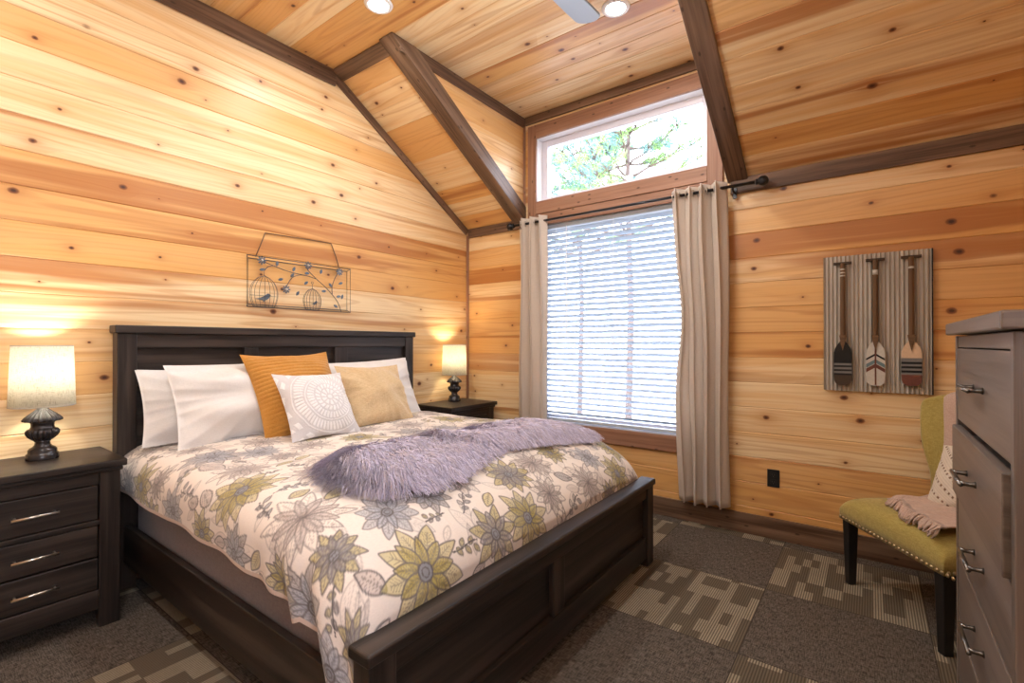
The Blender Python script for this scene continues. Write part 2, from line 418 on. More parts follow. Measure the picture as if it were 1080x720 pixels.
surf('wall_dormer_left', [tri], (DX0, 0, 0), (0, 1, 0), (0, 0, 1), (1, 0, 0), 8)
surf('wall_dormer_right', [tri], (DX1, 0, 0), (0, 1, 0), (0, 0, 1), (-1, 0, 0), 9)
fl = MB(); fl.face([(0, YB, 0), (XR, YB, 0), (XR, 0, 0), (0, 0, 0)]); o = obj('floor', fl, M['carpet'], recalc=False); o['kind'] = 'structure'

TN = [0]
def trim(mb, mat='trim', bevel=.003, name=None):
    TN[0] += 1
    o = obj(name or 'trim_%d' % TN[0], mb, M[mat], bevel=bevel); o['kind'] = 'structure'; return o
def tbox(*a, grain='y', mat='trim', name=None):
    m = MB(); m.box(*a, grain); return trim(m, mat, name=name)
def slope_box(x0, x1, n0, n1, s0, s1, grain='x'):
    """box laid on the sloped ceiling: n = distance under (+) the boards, s along the slope from the eave"""
    m = MB(); m.box(x0, x1, n0, n1, s0, s1, grain)
    O = Vector((0, 0, Z0)); m.v = [tuple(O + Vector((1, 0, 0)) * x + SN * y + SV * z) for x, y, z in m.v]
    return m
tbox(.001, .022, YB, YS + .02, 3.205, H, grain='y')                                   # along the top of the headboard wall
# sloped trim on headboard wall
m = MB(); m.box(.001, .0185, .0, .062, 0, LEN + .03, 'z')
m.v = [tuple(Vector((0, 0, Z0)) + Vector((x, 0, 0)) + SN * y + SV * z) for x, y, z in m.v]; trim(m)
tbox(.022, DX0, -.02, -.001, 2.325, 2.41, grain='x')                                   # eave trim, left
tbox(DX1 + .0, XR, -.02, -.001, 2.305, 2.41, grain='x')                                # eave trim, right
trim(slope_box(.0225, .577, .0, .019, LEN - .095, LEN + .004))                                  # board across the head of the left slope
trim(slope_box(2.56, XR, .0, .02, LEN - .095, LEN))
# the two raking beams at the dormer edges
m = MB(); m.box(.578, .712, -.10, .022, .0, LEN + .02, 'z')
m.v = [tuple(Vector((0, 0, Z0)) + Vector((x, 0, 0)) + SN * y + SV * z) for x, y, z in m.v]; trim(m, bevel=.005)
m = MB(); m.box(2.425, 2.552, -.10, .022, .0, LEN + .02, 'z')
m.v = [tuple(Vector((0, 0, Z0)) + Vector((x, 0, 0)) + SN * y + SV * z) for x, y, z in m.v]; trim(m, bevel=.005)
tbox(DX0 + .001, DX0 + .019, YS + .05, -.002, 3.235, H, grain='y')                      # cheek trims under the dormer ceiling
tbox(DX1 - .017, DX1 - .001, YS + .05, -.002, 3.235, H, grain='y')
tbox(DX0 + .022, DX1 - .022, -.022, -.001, 3.25, H, grain='x')                          # over the window
tbox(.001, .022, -.022, -.001, .135, 2.345, grain='z', mat='casing')                    # corner bead
tbox(DX0 + .001, DX0 + .020, -.020, -.001, 2.45, 3.25, grain='z', mat='casing')
# window casings
cas = MB()
for a in ((.745, WX0, -.022, -.001, .48, 3.225, 'z'), (WX1, 2.395, -.022, -.001, .48, 3.225, 'z'), (WX0, WX1, -.022, -.001, UZ1, 3.225, 'x'),
          (WX0, WX1, -.022, -.001, 2.428, UZ0, 'x'), (WX0, WX1, -.019, -.001, LZ1, 2.424, 'x'), (WX0, WX1, -.022, -.001, .48, LZ0, 'x')):
    cas.box(*a)
trim(cas, 'casing')
tbox(.022, XR, -.02, -.001, 0, .135, grain='x', name='baseboard_back')
tbox(.001, .02, YB, -.02, 0, .135, grain='y', name='baseboard_left')
tbox(XR - .02, XR - .001, YB, -.02, 0, .135, grain='y', name='baseboard_right')

def window(n, z0, z1, mull):
    w = empty('window_%d' % n, ((WX0 + WX1) / 2, .1, z0)); w['kind'] = 'structure'
    j = MB()
    j.box(WX0 - .015, WX0, .0, .16, z0 - .015, z1 + .015, 'z'); j.box(WX1, WX1 + .015, .0, .16, z0 - .015, z1 + .015, 'z')
    j.box(WX0, WX1, .0, .16, z1, z1 + .015, 'x'); j.box(WX0, WX1, .0, .16, z0 - .015, z0, 'x')
    obj('jamb', j, M['white_paint'], w)
    f = MB(); t = .055
    f.box(WX0, WX0 + t, .085, .145, z0, z1); f.box(WX1 - t, WX1, .085, .145, z0, z1)
    f.box(WX0 + t, WX1 - t, .085, .145, z1 - t, z1); f.box(WX0 + t, WX1 - t, .085, .145, z0, z0 + t)
    if mull: f.box(WX0 + t, WX1 - t, .09, .14, (z0 + z1) / 2 - .025, (z0 + z1) / 2 + .025)
    obj('sash', f, M['vinyl'], w, bevel=.004)
    g = MB(); g.box(WX0 + t - .01, WX1 - t + .01, .112, .116, z0 + t - .01, z1 - t + .01); obj('pane', g, M['glass'], w)
window(1, UZ0, UZ1, False); window(2, LZ0, LZ1, False)
pd_ = empty('window_3', (XR + .06, (PD0 + PD1) / 2, PDB)); pd_['kind'] = 'structure'  # unseen window, added to brighten the headboard wall and bed
m = MB(); t_ = .05
for a in ((PD0, PD0 + t_, PDB, PDZ), (PD1 - t_, PD1, PDB, PDZ), (PD0 + t_, PD1 - t_, PDZ - t_, PDZ), (PD0 + t_, PD1 - t_, PDB, PDB + t_)): m.box(XR, XR + .09, *a)
obj('sash', m, M['vinyl'], pd_, bevel=.004)
m = MB(); m.box(XR + .058, XR + .062, PD0 + .04, PD1 - .04, PDB + .04, PDZ - .04); obj('pane', m, M['glass'], pd_)
cas = MB()
for a in ((XR - .02, XR - .001, PD0 - .09, PD0, PDB - .09, PDZ + .09, 'z'), (XR - .02, XR - .001, PD1, PD1 + .09, PDB - .09, PDZ + .09, 'z'), (XR - .02, XR - .001, PD0, PD1, PDZ, PDZ + .09, 'y'), (XR - .02, XR - .001, PD0, PD1, PDB - .09, PDB, 'y')): cas.box(*a)
trim(cas, 'casing')

# ------------------------------------------------------------------ blind
bl = empty('window_blind', ((WX0 + WX1) / 2, .035, 2.28), label='white horizontal slat blind lowered over the tall window', cat='blind')
box('headrail', WX0 + .012, WX1 - .012, .01, .06, 2.285, 2.322, M['slat'], bl, 'x')
sl = MB(); zz = 2.262; a = math.radians(30)
while zz > .66:
    mm = Matrix.Translation((0, .036, zz)) @ Matrix.Rotation(-a, 4, 'X')
    P = []
    for th in (-.0014, .0014):
        P.append([])
    prof = [(-.025 + .05 * i / 4, .0025 * (1 - (2 * i / 4 - 1) ** 2)) for i in range(5)]
    ring = [(y, z + .0013) for y, z in prof] + [(y, z - .0013) for y, z in prof[::-1]]
    G = [[tuple(mm @ Vector((x, y, z))) for y, z in ring] for x in (WX0 + .016, WX1 - .016)]
    sl.grid(G, closed_v=True); zz -= .0465
obj('slats', sl, M['slat'], bl)
box('bottom_rail', WX0 + .014, WX1 - .014, .012, .060, .612, .636, M['slat'], bl, 'x')
for x in (WX0 + .19, (WX0 + WX1) / 2, WX1 - .19):
    c = MB()
    for y in (.009, .063): c.tube([(x, y, .63), (x, y, 2.29)], .0012, 5)
    obj('ladder_cord', c, M['white_paint'], bl)
w = MB(); w.tube([(WX0 + .30, -.002, 2.29), (WX0 + .302, -.004, 1.35)], .0035, 6); obj('tilt_wand', w, M['white_paint'], bl)

# ------------------------------------------------------------------ curtain rod + curtains
RY, RZ = -.105, 2.335
rod = empty('curtain_rod', ((.65 + 2.62) / 2, RY, RZ), label='black metal curtain rod with round finials across the window', cat='curtain rod')
m = MB(); m.tube([(.66, RY, RZ), (2.61, RY, RZ)], .0105, 12); obj('pole', m, M['black_iron'], rod, smooth=True)
for x, s in ((.655, -1), (2.615, 1)):
    m = MB(); prof = [(.011, 0), (.020, .004 * s), (.020, .010 * s), (.014, .014 * s)] + [(.033 * math.sin(q), (.045 - .033 * math.cos(q)) * s) for q in np.linspace(.4, PI - .05, 9)]
    m.lathe(prof, (x, RY, RZ), 18, axis='x'); obj('finial', m, M['black_iron'], rod, smooth=True)
for x in (.72, 2.475):
    m = MB(); m.tube([(x, RY, RZ - .012), (x, RY + .02, RZ - .03), (x, -.025, RZ - .03)], .006, 8); m.box(x - .012, x + .012, -.03, -.023, RZ - .065, RZ + .005); obj('bracket', m, M['black_iron'], rod)
def curtain(label, xt0, xt1, xb0, xb1, nf, zb, amp, ph, kink=0.):
    top = empty('curtain', ((xt0 + xt1) / 2, RY, zb), label=label, cat='curtain', group=None)
    n, mrows = nf * 18, 60; P = []; UVv = []
    for j in range(mrows + 1):
        t = j / mrows; z = RZ + .045 - t * (RZ + .045 - zb)
        row = []; uvr = []
        for i in range(n + 1):
            s = i / n
            e = t ** .8
            x = (xt0 + (xt1 - xt0) * s) * (1 - e) + (xb0 + (xb1 - xb0) * s) * e
            x += kink * math.exp(-((t - .42) / .16) ** 2) * (1 - s) ** 2
            A = amp * (1 - .18 * math.sin(PI * t) + .25 * math.sin(9 * s + 3 * t + 1))
            w = 2 * PI * (nf * s) + ph + .5 * math.sin(2.2 * t + 4 * s) * t
            y = RY + A * math.sin(w) + .012 * math.sin(5 * t + 11 * s) * t
            x += .014 * math.sin(2 * w) + .008 * math.sin(7 * t + 6 * s)
            row.append((x, min(y, -.032), z + .004 * math.sin(w) * (t > .97))); uvr.append((s * 1.2, z))
        P.append(row); UVv.append(uvr)
    m = MB(); m.grid(P, uv=UVv)
    c = obj('cloth', m, M['curtain'], top, smooth=True, recalc=False)
    so = c.modifiers.new('thick', 'SOLIDIFY'); so.thickness = .002; so.offset = 0
    for k in range(nf * 2 - 1):
        s = ((k + .5 + .5) * PI - ph) / (2 * PI * nf)
        s = (k * PI + (PI - ph % PI)) / (2 * PI * nf)
        if s > .98 or s < .02: continue
        x = xt0 + (xt1 - xt0) * s
        g = MB(); g.tube([(x + .004 * math.cos(ph), RY + .023 * math.cos(q), RZ + .023 * math.sin(q)) for q in np.linspace(0, 2 * PI, 20, endpoint=False)], .0042, 6, closed=True)
        obj('grommet', g, M['nickel'], top, smooth=True)
    return top
curtain('taupe grommet curtain gathered at the left side of the window near the corner', .69, .99, .69, 1.0, 3, .17, .048, .4)
curtain('taupe grommet curtain hanging at the right side of the window above the baseboard', 2.045, 2.425, 2.11, 2.435, 4, .17, .05, 1.1, kink=.05)

# ------------------------------------------------------------------ bed
BY0, BY1 = -2.80, -.80
bed = empty('bed', (1.1, -1.8, 0), label='dark espresso wooden king bed with panelled headboard and low footboard', cat='bed')
E_ = M['espresso']
hb = MB()
hb.box(.025, .105, BY0, BY0 + .085, 0, 1.335, 'z'); hb.box(.025, .105, BY1 - .085, BY1, 0, 1.335, 'z')
hb.box(.03, .098, BY0 + .085, BY1 - .085, 1.257, 1.335, 'y')
hb.box(.03, .098, BY0 + .085, BY1 - .085, 1.055, 1.098, 'y')
headb = obj('headboard', hb, E_, bed, bevel=.004)
box('top_cap', .015, .122, BY0 - .012, BY1 + .012, 1.335, 1.377, E_, headb, 'y', .006)
for y0, y1 in ((BY0 + .085, -2.168), (-2.08, -1.537), (-1.43, BY1 - .085)):
    box('panel', .045, .07, y0, y1, 1.098, 1.257, E_, headb, 'y', .002)
for y0, y1 in ((-2.168, -2.08), (-1.537, -1.43)):
    box('divider', .034, .094, y0, y1, 1.098, 1.257, E_, headb, 'z', .004)
box('lower_panel', .04, .065, BY0 + .085, BY1 - .085, .25, 1.055, E_, headb, 'y', .002)
fb = MB()
fb.box(2.118, 2.188, BY0, BY0 + .09, 0, .455, 'z'); fb.box(2.118, 2.188, BY1 - .09, BY1, 0, .455, 'z')
fb.box(2.122, 2.18, BY0 + .09, BY1 - .09, .39, .455, 'y'); fb.box(2.122, 2.18, BY0 + .09, BY1 - .09, .045, .165, 'y')
fb.box(2.122, 2.178, -1.895, -1.805, .165, .39, 'z')
foot = obj('footboard', fb, E_, bed, bevel=.004)
box('foot_cap', 2.108, 2.2, BY0 - .012, BY1 + .012, .452, .488, E_, foot, 'y', .010, seg=4)
for y0, y1 in ((BY0 + .09, -1.895), (-1.805, BY1 - .09)):
    box('panel', 2.13, 2.158, y0, y1, .165, .39, E_, foot, 'y', .002)
for y0 in (BY0 + .03, BY1 - .06):
    box('side_rail', .1, 2.12, y0, y0 + .03, .14, .34, E_, bed, 'x', .004)
sl_ = MB()
for k in range(9): sl_.box(.2 + k * .22, .29 + k * .22, BY0 + .06, BY1 - .06, .215, .235, 'y')
obj('slat_support', sl_, M['shaft'], bed)

mt = MB(); mt.box(.12, 2.0, -2.725, -.875, .235, .56)
mo = obj('mattress', mt, M['mattress'], bevel=.05, seg=5, base=(1.06, -1.8, .235), label='grey taupe mattress and box base showing below the quilt hem', cat='mattress')

# ------------------------------------------------------------------ quilt
def zc(x):
    x = np.asarray(x, float)
    top = .755 - .015 * np.clip(.6 - x, 0, None)
    el = .475 + .28 * np.sqrt(np.clip(1 - ((x - 1.6) / .52) ** 2, 0, 1))
    return np.where(x < 1.6, top, el)
def sstep(x, a, b):
    t = np.clip((x - a) / (b - a), 0, 1); return t * t * (3 - 2 * t)
NO = [(RNG.uniform(-1, 1, 2) * f, RNG.uniform(0, 6.28), 1 / f ** .8) for f in (3, 4, 6, 8, 11, 15, 20, 26, 34) for _ in range(2)]
def nz2(x, y):
    s = 0
    for k, p, a in NO: s = s + a * np.sin(k[0] * x * 3 + k[1] * y * 3 + p)
    return s
def puff(x, y):     # soft wrinkles of the top
    return .0075 * nz2(x * .9, y * .9)
QN, QF, QR = -2.785, -.815, .12
xs_ = np.concatenate([np.linspace(.09, 1.6, 700), 1.6 + .512 * np.sin(np.linspace(0, PI / 2 * .995, 500))[1:]])
zs_ = zc(xs_); xs_ = np.concatenate([xs_, np.linspace(xs_[-1], 2.113, 12)[1:]]); zs_ = np.concatenate([zs_, np.linspace(zs_[-1], .44, 12)[1:]]); al = np.concatenate([[0], np.cumsum(np.hypot(np.diff(xs_), np.diff(zs_)))])
NU = 640; ua = np.linspace(0, al[-1], NU); qx = np.interp(ua, al, xs_); qz = np.interp(ua, al, zs_)
def x2u(x): return float(np.interp(x, xs_, al))
hem = np.interp(qx, [.09, .45, 1.2, 1.6, 1.74, 1.80, 1.86, 1.93, 2.02, 2.12], [.54, .535, .53, .51, .48, .435, .465, .41, .33, .24])
ns, na, nt = 90, 36, 560
Vv = np.zeros((NU, 2 * ns + 2 * na + nt)); PX = np.zeros_like(Vv); PY = np.zeros_like(Vv); PZ = np.zeros_like(Vv); DH = np.zeros_like(Vv)
for i in range(NU):
    r = min(QR, qz[i] - hem[i] - .02)
    zt = qz[i]; side = zt - r - hem[i]; sideF = max(zt - r - .53, .03) if qx[i] < 2.0 else .03
    th = np.linspace(PI / 2, 0, na, endpoint=False); s = np.linspace(0, 1, ns, endpoint=False)
    y0, y1 = QN + r, QF - r
    tt = np.linspace(y0, y1, nt)
    rowv = np.concatenate([y0 - r * PI / 2 - side * (1 - s), y0 - r * th, tt, y1 + r * th[::-1], y1 + r * PI / 2 + sideF * s])
    rowy = np.concatenate([np.full(ns, QN), y0 - r * np.sin(th), tt, y1 + r * np.sin(th[::-1]), np.full(ns, QF)])
    rowz = np.concatenate([hem[i] + side * s, zt - r * (1 - np.cos(th)), np.full(nt, zt), zt - r * (1 - np.cos(th[::-1])), zt - r - sideF * s])
    Vv[i], PX[i], PY[i], PZ[i] = rowv, qx[i], rowy, rowz
    DH[i] = rowv - rowv[0]
w_side = sstep(-PY, 2.60, 2.79); low = np.clip((qz[:, None] - PZ) / .3, 0, 1)
crn = sstep(PX, 1.45, 2.0)
fold = np.sin(2 * PI * (PX + .25 * (PZ - .5)) / .165 + 1.2 * np.sin(PX * 4))
PY -= w_side * (.012 * np.sin(PI * low) + .010 * (1 - crn) * np.sin(PX * 13 + 1.1 * np.sin(PX * 5)) * low + crn * low * (.030 * fold - .008))
PY = np.where(w_side > .5, np.maximum(PY, -2.842), PY)
topm = 1 - sstep(np.abs(PY + 1.8), .8, .97)
PZ += puff(PX, PY) * (.4 + .6 * topm) * (1 - sstep(PX, 1.95, 2.08))
edge_drop = .02 * sstep(np.abs(PY + 1.8), .55, .95)
PZ -= edge_drop * (1 - low)
stitch = .0016 * (np.abs(np.sin(Vv * PI / .09)) ** .4 + np.abs(np.sin(ua[:, None] * PI / .09)) ** .4 - 1.6)
PZ += stitch * topm
def surfz(x, y):      # height of the quilt's top, for things that lie on it
    z = zc(x) + puff(x, y) * (1 - sstep(x, 1.95, 2.08)) - .02 * sstep(np.abs(np.asarray(y) + 1.8), .55, .95); return z
# printed pattern, drawn leaf by leaf
UU = np.repeat(ua[:, None], Vv.shape[1], 1)
fu, fv_ = UU.ravel(), Vv.ravel()
colr = np.empty((fu.size, 3)); colr[:] = (.80, .725, .655)
tone = nz2(fu * .5, fv_ * .5); colr *= (1 + .02 * np.clip(tone, -1.5, 1.5))[:, None]
LINE = np.array((.13, .115, .115))
OLV, OLV2, GRY, BLU, MAU = (.47, .38, .09), (.58, .49, .17), (.33, .31, .32), (.43, .45, .50), (.54, .45, .41)
def leaf(ix, lu, lv, bu, bv, ang, L, W, fill, line=1., vein=True, tip=.9, lw=.0027, opac=.66):
    c, s = math.cos(ang), math.sin(ang)
    t = ((lu - bu) * c + (lv - bv) * s) / L; w = -(lu - bu) * s + (lv - bv) * c
    k = np.clip(t, 0, 1); half = W * np.sin(PI * k ** tip) ** .85
    ins = (t > 0) & (t < 1) & (np.abs(w) < half)
    if fill is not None:
        f = np.array(fill); shade = .82 + .3 * np.abs(w) / (W + 1e-6)
        jj = ix[ins]; colr[jj] = colr[jj] * (1 - opac) + opac * f * shade[ins][:, None]
    ed = (t > -.01) & (t < 1.01) & (np.abs(np.abs(w) - half) < lw * 2.)
    k2 = (line * np.clip(1.45 - np.abs(np.abs(w) - half)[ed] / (lw * 1.25), 0, 1))[:, None]
    jj = ix[ed]; colr[jj] = colr[jj] * (1 - k2) + LINE * k2
    if vein:
        vn = ins & (t < .8) & ((np.abs(w) < lw * .7) | ((np.abs(((t * L - np.abs(w)) / .012) % 1 - .5) < .13) & (np.abs(w) < half * .75)))
        jj = ix[vn]; colr[jj] = colr[jj] * (1 - .6 * line) + LINE * .6 * line
def flower(u, v, R, n, rot, fills, line=.85, cone=True, half=False, sq=.34):
    d = (np.abs(fu - u) < R * 1.15) & (np.abs(fv_ - v) < R * 1.15); ix = np.nonzero(d)[0]
    if ix.size == 0: return
    lu, lv = fu[ix], fv_[ix]
    for ring, (sc, off) in enumerate(((1., 0.), (.72, .5))):
        for k in range(n):
            a = rot + (k + off) * ((PI * 1.25 if half else 2 * PI) / n)
            leaf(ix, lu, lv, u, v, a, R * sc * random.uniform(.9, 1.05), R * sq * sc * random.uniform(.5, .62), fills[ring % len(fills)], line, True, random.choice((.8, 1., 1.15)))
    if cone:
        r = np.hypot(lu - u, lv - v); j = ix[r < R * .16]; colr[j] = np.array(BLU) * .55
        j = ix[(np.abs(r - R * .16) < .003) | (np.abs(r - R * .08) < .002)]; colr[j] = LINE
def sprig(u, v, R, rot, fills):
    d = (np.abs(fu - u) < R * 1.3) & (np.abs(fv_ - v) < R * 1.3); ix = np.nonzero(d)[0]
    if ix.size == 0: return
    lu, lv = fu[ix], fv_[ix]
    for k in range(5):
        t = (k + .5) / 5; a = rot
        bu, bv = u + math.cos(a) * R * (t - .5) * 1.6, v + math.sin(a) * R * (t - .5) * 1.6
        leaf(ix, lu, lv, bu, bv, a + (1 if k % 2 else -1) * .9, R * .55, R * .15, fills[k % len(fills)], .85, True)
    w = -(lu - u) * math.sin(rot) + (lv - v) * math.cos(rot); t = (lu - u) * math.cos(rot) + (lv - v) * math.sin(rot)
    j = ix[(np.abs(w - .012 * np.sin(t * 30)) < .0028) & (np.abs(t) < R)]; colr[j] = LINE
pr = random.Random(5)
placed = []
def ok(u, v, r): return all((u - a) ** 2 + (v - b) ** 2 > (r + c) ** 2 * .62 for a, b, c in placed)
u0, u1, v0, v1 = 0, al[-1], Vv.min(), Vv.max()
key = [(1.754, -2.93, .10, 9, 0), (1.18, -2.92, .10, 9, 0), (2.09, -2.52, .17, 9, 0), (2.09, -1.96, .14, 9, 0), (2.09, -2.17, .13, 7, 4), (1.91, -1.66, .13, 10, 3),
       (1.43, -2.48, .15, 10, 3), (1.9, -2.93, .14, 8, 2), (2.03, -2.98, .12, 7, 1), (1.68, -2.09, .13, 9, 1), (2.08, -1.42, .14, 10, 3), (2.09, -1.1, .13, 9, 0), (.87, -2.90, .11, 9, 1), (.5, -2.86, .13, 9, 0),
       (1.74, -2.72, .16, 9, 3), (1.45, -2.93, .12, 9, 2), (.75, -2.6, .14, 9, 2), (1.1, -2.62, .14, 10, 3)]
STY = [([OLV2, OLV], 1.), ([BLU, BLU], .8), ([GRY, BLU], .95), ([None, MAU], .75), ([OLV, GRY], 1.)]
todo = []
for x, v, R, n, st in key: u = x2u(x); placed.append((u, v, R)); todo.append((u, v, R, n, st))
tries = 0
while tries < 2600:
    tries += 1; R = pr.uniform(.09, .155); u = pr.uniform(u0, u1); v = pr.uniform(v0, v1)
    if ok(u, v, R): placed.append((u, v, R)); todo.append((u, v, R, pr.choice((8, 9, 10, 11)), pr.choice((0, 0, 1, 2, 3, 3, 3, 3, 4))))
sp = []
tries = 0
while tries < 5000:
    tries += 1; R = pr.uniform(.045, .085); u = pr.uniform(u0, u1); v = pr.uniform(v0, v1)
    if ok(u, v, R): placed.append((u, v, R)); sp.append((u, v, R))
for _ in range(420):      # faint sketched leaves under the coloured flowers
    u, v, R = pr.uniform(u0, u1), pr.uniform(v0, v1), pr.uniform(.03, .075)
    d = (np.abs(fu - u) < R * 2.2) & (np.abs(fv_ - v) < R * 2.2); ix = np.nonzero(d)[0]
    if ix.size: leaf(ix, fu[ix], fv_[ix], u, v, pr.uniform(0, 6.28), 2 * R, R * pr.uniform(.25, .5), pr.choice((None, None, MAU, (.62, .60, .58))), .38, True, 1., .0022, .3)
for u, v, R in sp:
    k = pr.random()
    if k < .5: sprig(u, v, R, pr.uniform(0, 6.28), pr.choice(([OLV2, GRY], [GRY, None], [OLV, OLV2], [BLU, GRY], [None, MAU])))
    else:
        d = (np.abs(fu - u) < R * 1.3) & (np.abs(fv_ - v) < R * 1.3); ix = np.nonzero(d)[0]
        if ix.size: a = pr.uniform(0, 6.28); leaf(ix, fu[ix], fv_[ix], u - math.cos(a) * R, v - math.sin(a) * R, a, 2 * R, R * .5, pr.choice((OLV2, OLV, GRY, MAU, None)), .95)
for u, v, R, n, st in todo:
    flower(u, v, R, n, pr.uniform(0, 6.28), STY[st][0], STY[st][1] * .9, cone=st != 3, sq=.33 if st != 3 else .28)
bind = (DH.ravel() < .016); colr[bind] = (.60, .46, .38)
qm = MB()
nU, nV = Vv.shape
verts = np.stack([PX, PY, PZ], -1).reshape(-1, 3)
idx = np.arange(nU * nV).reshape(nU, nV)
quads = np.stack([idx[:-1, :-1], idx[1:, :-1], idx[1:, 1:], idx[:-1, 1:]], -1).reshape(-1, 4)
def np_mesh(name, verts, faces, mats, col=None, base=None, smooth=True, parent=None, flip=False, **k):
    me = bpy.data.meshes.new(name)
    v = np.asarray(verts, float)
    if base is not None: v = v - np.array(base)
    if parent is not None:
        Mi = np.array(wmat(parent).inverted()); v = v @ Mi[:3, :3].T + Mi[:3, 3]
    faces = np.asarray(faces)
    if flip: faces = faces[:, ::-1]
    n = faces.shape[1]
    me.vertices.add(len(v)); me.vertices.foreach_set('co', v.astype(np.float32).ravel())
    me.loops.add(faces.size); me.loops.foreach_set('vertex_index', faces.astype(np.int32).ravel())
    me.polygons.add(len(faces)); me.polygons.foreach_set('loop_start', np.arange(0, faces.size, n, dtype=np.int32)); me.polygons.foreach_set('loop_total', np.full(len(faces), n, np.int32))
    me.update(calc_edges=True); me.validate()
    me.polygons.foreach_set('use_smooth', np.full(len(me.polygons), smooth))
    me.materials.append(mats)
    if col is not None:
        ca = me.color_attributes.new('Col', 'FLOAT_COLOR', 'POINT')
        ca.data.foreach_set('color', np.concatenate([col, np.ones((len(col), 1))], 1).astype(np.float32).ravel())
    o = bpy.data.objects.new(name, me); COL.objects.link(o)
    if parent is not None: o.parent = parent; WM[o.name] = wmat(parent)
    if base is not None: o.location = base; WM[o.name] = Matrix.Translation(base)
    return props(o, **k)
q = np_mesh('quilt', verts, quads, M['quilt'], colr, base=(1.1, -1.8, .74), label='cream quilt printed with olive, grey and blue sketched flowers over the bed', cat='quilt', flip=True)
so = q.modifiers.new('thick', 'SOLIDIFY'); so.thickness = .008; so.offset = -1

# ------------------------------------------------------------------ fur throw
poly = np.array([(1.46, -2.47), (1.60, -2.52), (1.73, -2.50), (1.84, -2.41), (1.85, -2.27), (1.82, -2.08), (1.76, -1.88), (1.71, -1.72), (1.76, -1.51), (1.82, -1.22), (1.86, -.97), (1.77, -.90), (1.6, -1.0), (1.43, -1.14), (1.34, -1.35), (1.37, -1.68), (1.37, -1.88), (1.36, -2.11), (1.37, -2.33)])
def inside(px, py):
    c = np.zeros(px.shape, bool); n = len(poly)
    for i in range(n):
        (x1, y1), (x2, y2) = poly[i], poly[i - 1]
        c ^= ((y1 > py) != (y2 > py)) & (px < (x2 - x1) * (py - y1) / (y2 - y1 + 1e-12) + x1)
    return c
def edged(px, py):
    d = np.full(px.shape, 9.)
    n = len(poly)
    for i in range(n):
        a = poly[i]; b = poly[(i + 1) % n]; ab = b - a
        t = np.clip(((px - a[0]) * ab[0] + (py - a[1]) * ab[1]) / (ab @ ab), 0, 1)
        d = np.minimum(d, np.hypot(px - a[0] - t * ab[0], py - a[1] - t * ab[1]))
    return d
def fheight(x, y):
    d = edged(x, y)
    h = .036 * sstep(d, 0, .10) + .010 * np.sin(9 * x + 5 * y) * sstep(d, .02, .12)
    ridge = np.exp(-((y + 1.76 - .25 * (x - 1.6)) / .07) ** 2) * .028
    ridge2 = np.exp(-((x - 1.52 - .15 * np.sin(4 * y)) / .07) ** 2) * .016 * (y < -1.8)
    return h + (ridge + ridge2) * sstep(d, 0, .06)
gx, gy = np.meshgrid(np.arange(1.3, 1.9, .014), np.arange(-2.6, -.87, .014), indexing='ij')
ins = inside(gx, gy)
fz = surfz(gx, gy) + .004 + fheight(gx, gy)
vid = -np.ones(gx.shape, int); vid[ins] = np.arange(ins.sum())
fv = np.stack([gx[ins], gy[ins], fz[ins]], 1); fcol = [np.tile((.13, .11, .15), (len(fv), 1))]
bz = fv.copy(); bz[:, 2] = surfz(fv[:, 0], fv[:, 1]) - .002
nb = len(fv)
qa = np.stack([vid[:-1, :-1], vid[1:, :-1], vid[1:, 1:], vid[:-1, 1:]], -1).reshape(-1, 4); qa = qa[(qa >= 0).all(1)]
vlist = [fv, bz]; flist = [qa, qa[:, ::-1] + nb]; fcol.append(fcol[0])
NS = 46000
sx = RNG.uniform(1.3, 1.9, NS * 3); sy = RNG.uniform(-2.6, -.87, NS * 3); k = inside(sx, sy); sx, sy = sx[k][:NS], sy[k][:NS]
n = len(sx); z0 = surfz(sx, sy) + .004 + fheight(sx, sy)
e = .006; gxd = (edged(sx + e, sy) - edged(sx - e, sy)); gyd = (edged(sx, sy + e) - edged(sx, sy - e)); d = edged(sx, sy)
out = np.stack([-gxd, -gyd], 1); out /= (np.linalg.norm(out, axis=1, keepdims=True) + 1e-6)
flow = np.stack([np.full(n, .85), np.where(sy < -1.75, -.55, -.10)], 1)
wgt = np.exp(-d / .07)[:, None]
clump = np.stack([nz2(sx * 5, sy * 5), nz2(sx * 5 + 9, sy * 5 - 4)], 1) * .45 + np.stack([np.sin(sx * 90 + 7 * np.sin(sy * 31)), np.cos(sy * 83 + 6 * np.sin(sx * 37))], 1) * .35
dr = out * wgt * 1.1 + flow * (1 - .6 * wgt) + clump + RNG.normal(0, .22, (n, 2)); dr /= np.linalg.norm(dr, axis=1, keepdims=True)
L = RNG.uniform(.06, .11, n) * (1 + .25 * nz2(sx * 3, sy * 3) * .4)
lift = RNG.uniform(.35, 1.0, n)
wd = RNG.uniform(.0011, .0024, n)
side = np.stack([-dr[:, 1], dr[:, 0]], 1)
segs = []
for t in (0, .33, .68, 1.):
    r = L * t; px = sx + dr[:, 0] * r; py = sy + dr[:, 1] * r
    zz_ = z0 + L * lift * (t - 1.0 * t * t) * 1.25
    zz_ = np.maximum(zz_, surfz(px, py) + .003 + .004 * (1 - t) + np.where(inside(px, py), fheight(px, py), 0.) * .85)
    ww = wd * (1 - .75 * t)
    segs.append((np.stack([px - side[:, 0] * ww, py - side[:, 1] * ww, zz_], 1), np.stack([px + side[:, 0] * ww, py + side[:, 1] * ww, zz_ + .0012], 1)))
S = np.stack([p for s_ in segs for p in s_], 1)           # n,8,3
hue = RNG.uniform(0, 1, n)[:, None]; cA, cB, cC = np.array((.22, .20, .30)), np.array((.69, .65, .82)), np.array((.48, .42, .47))
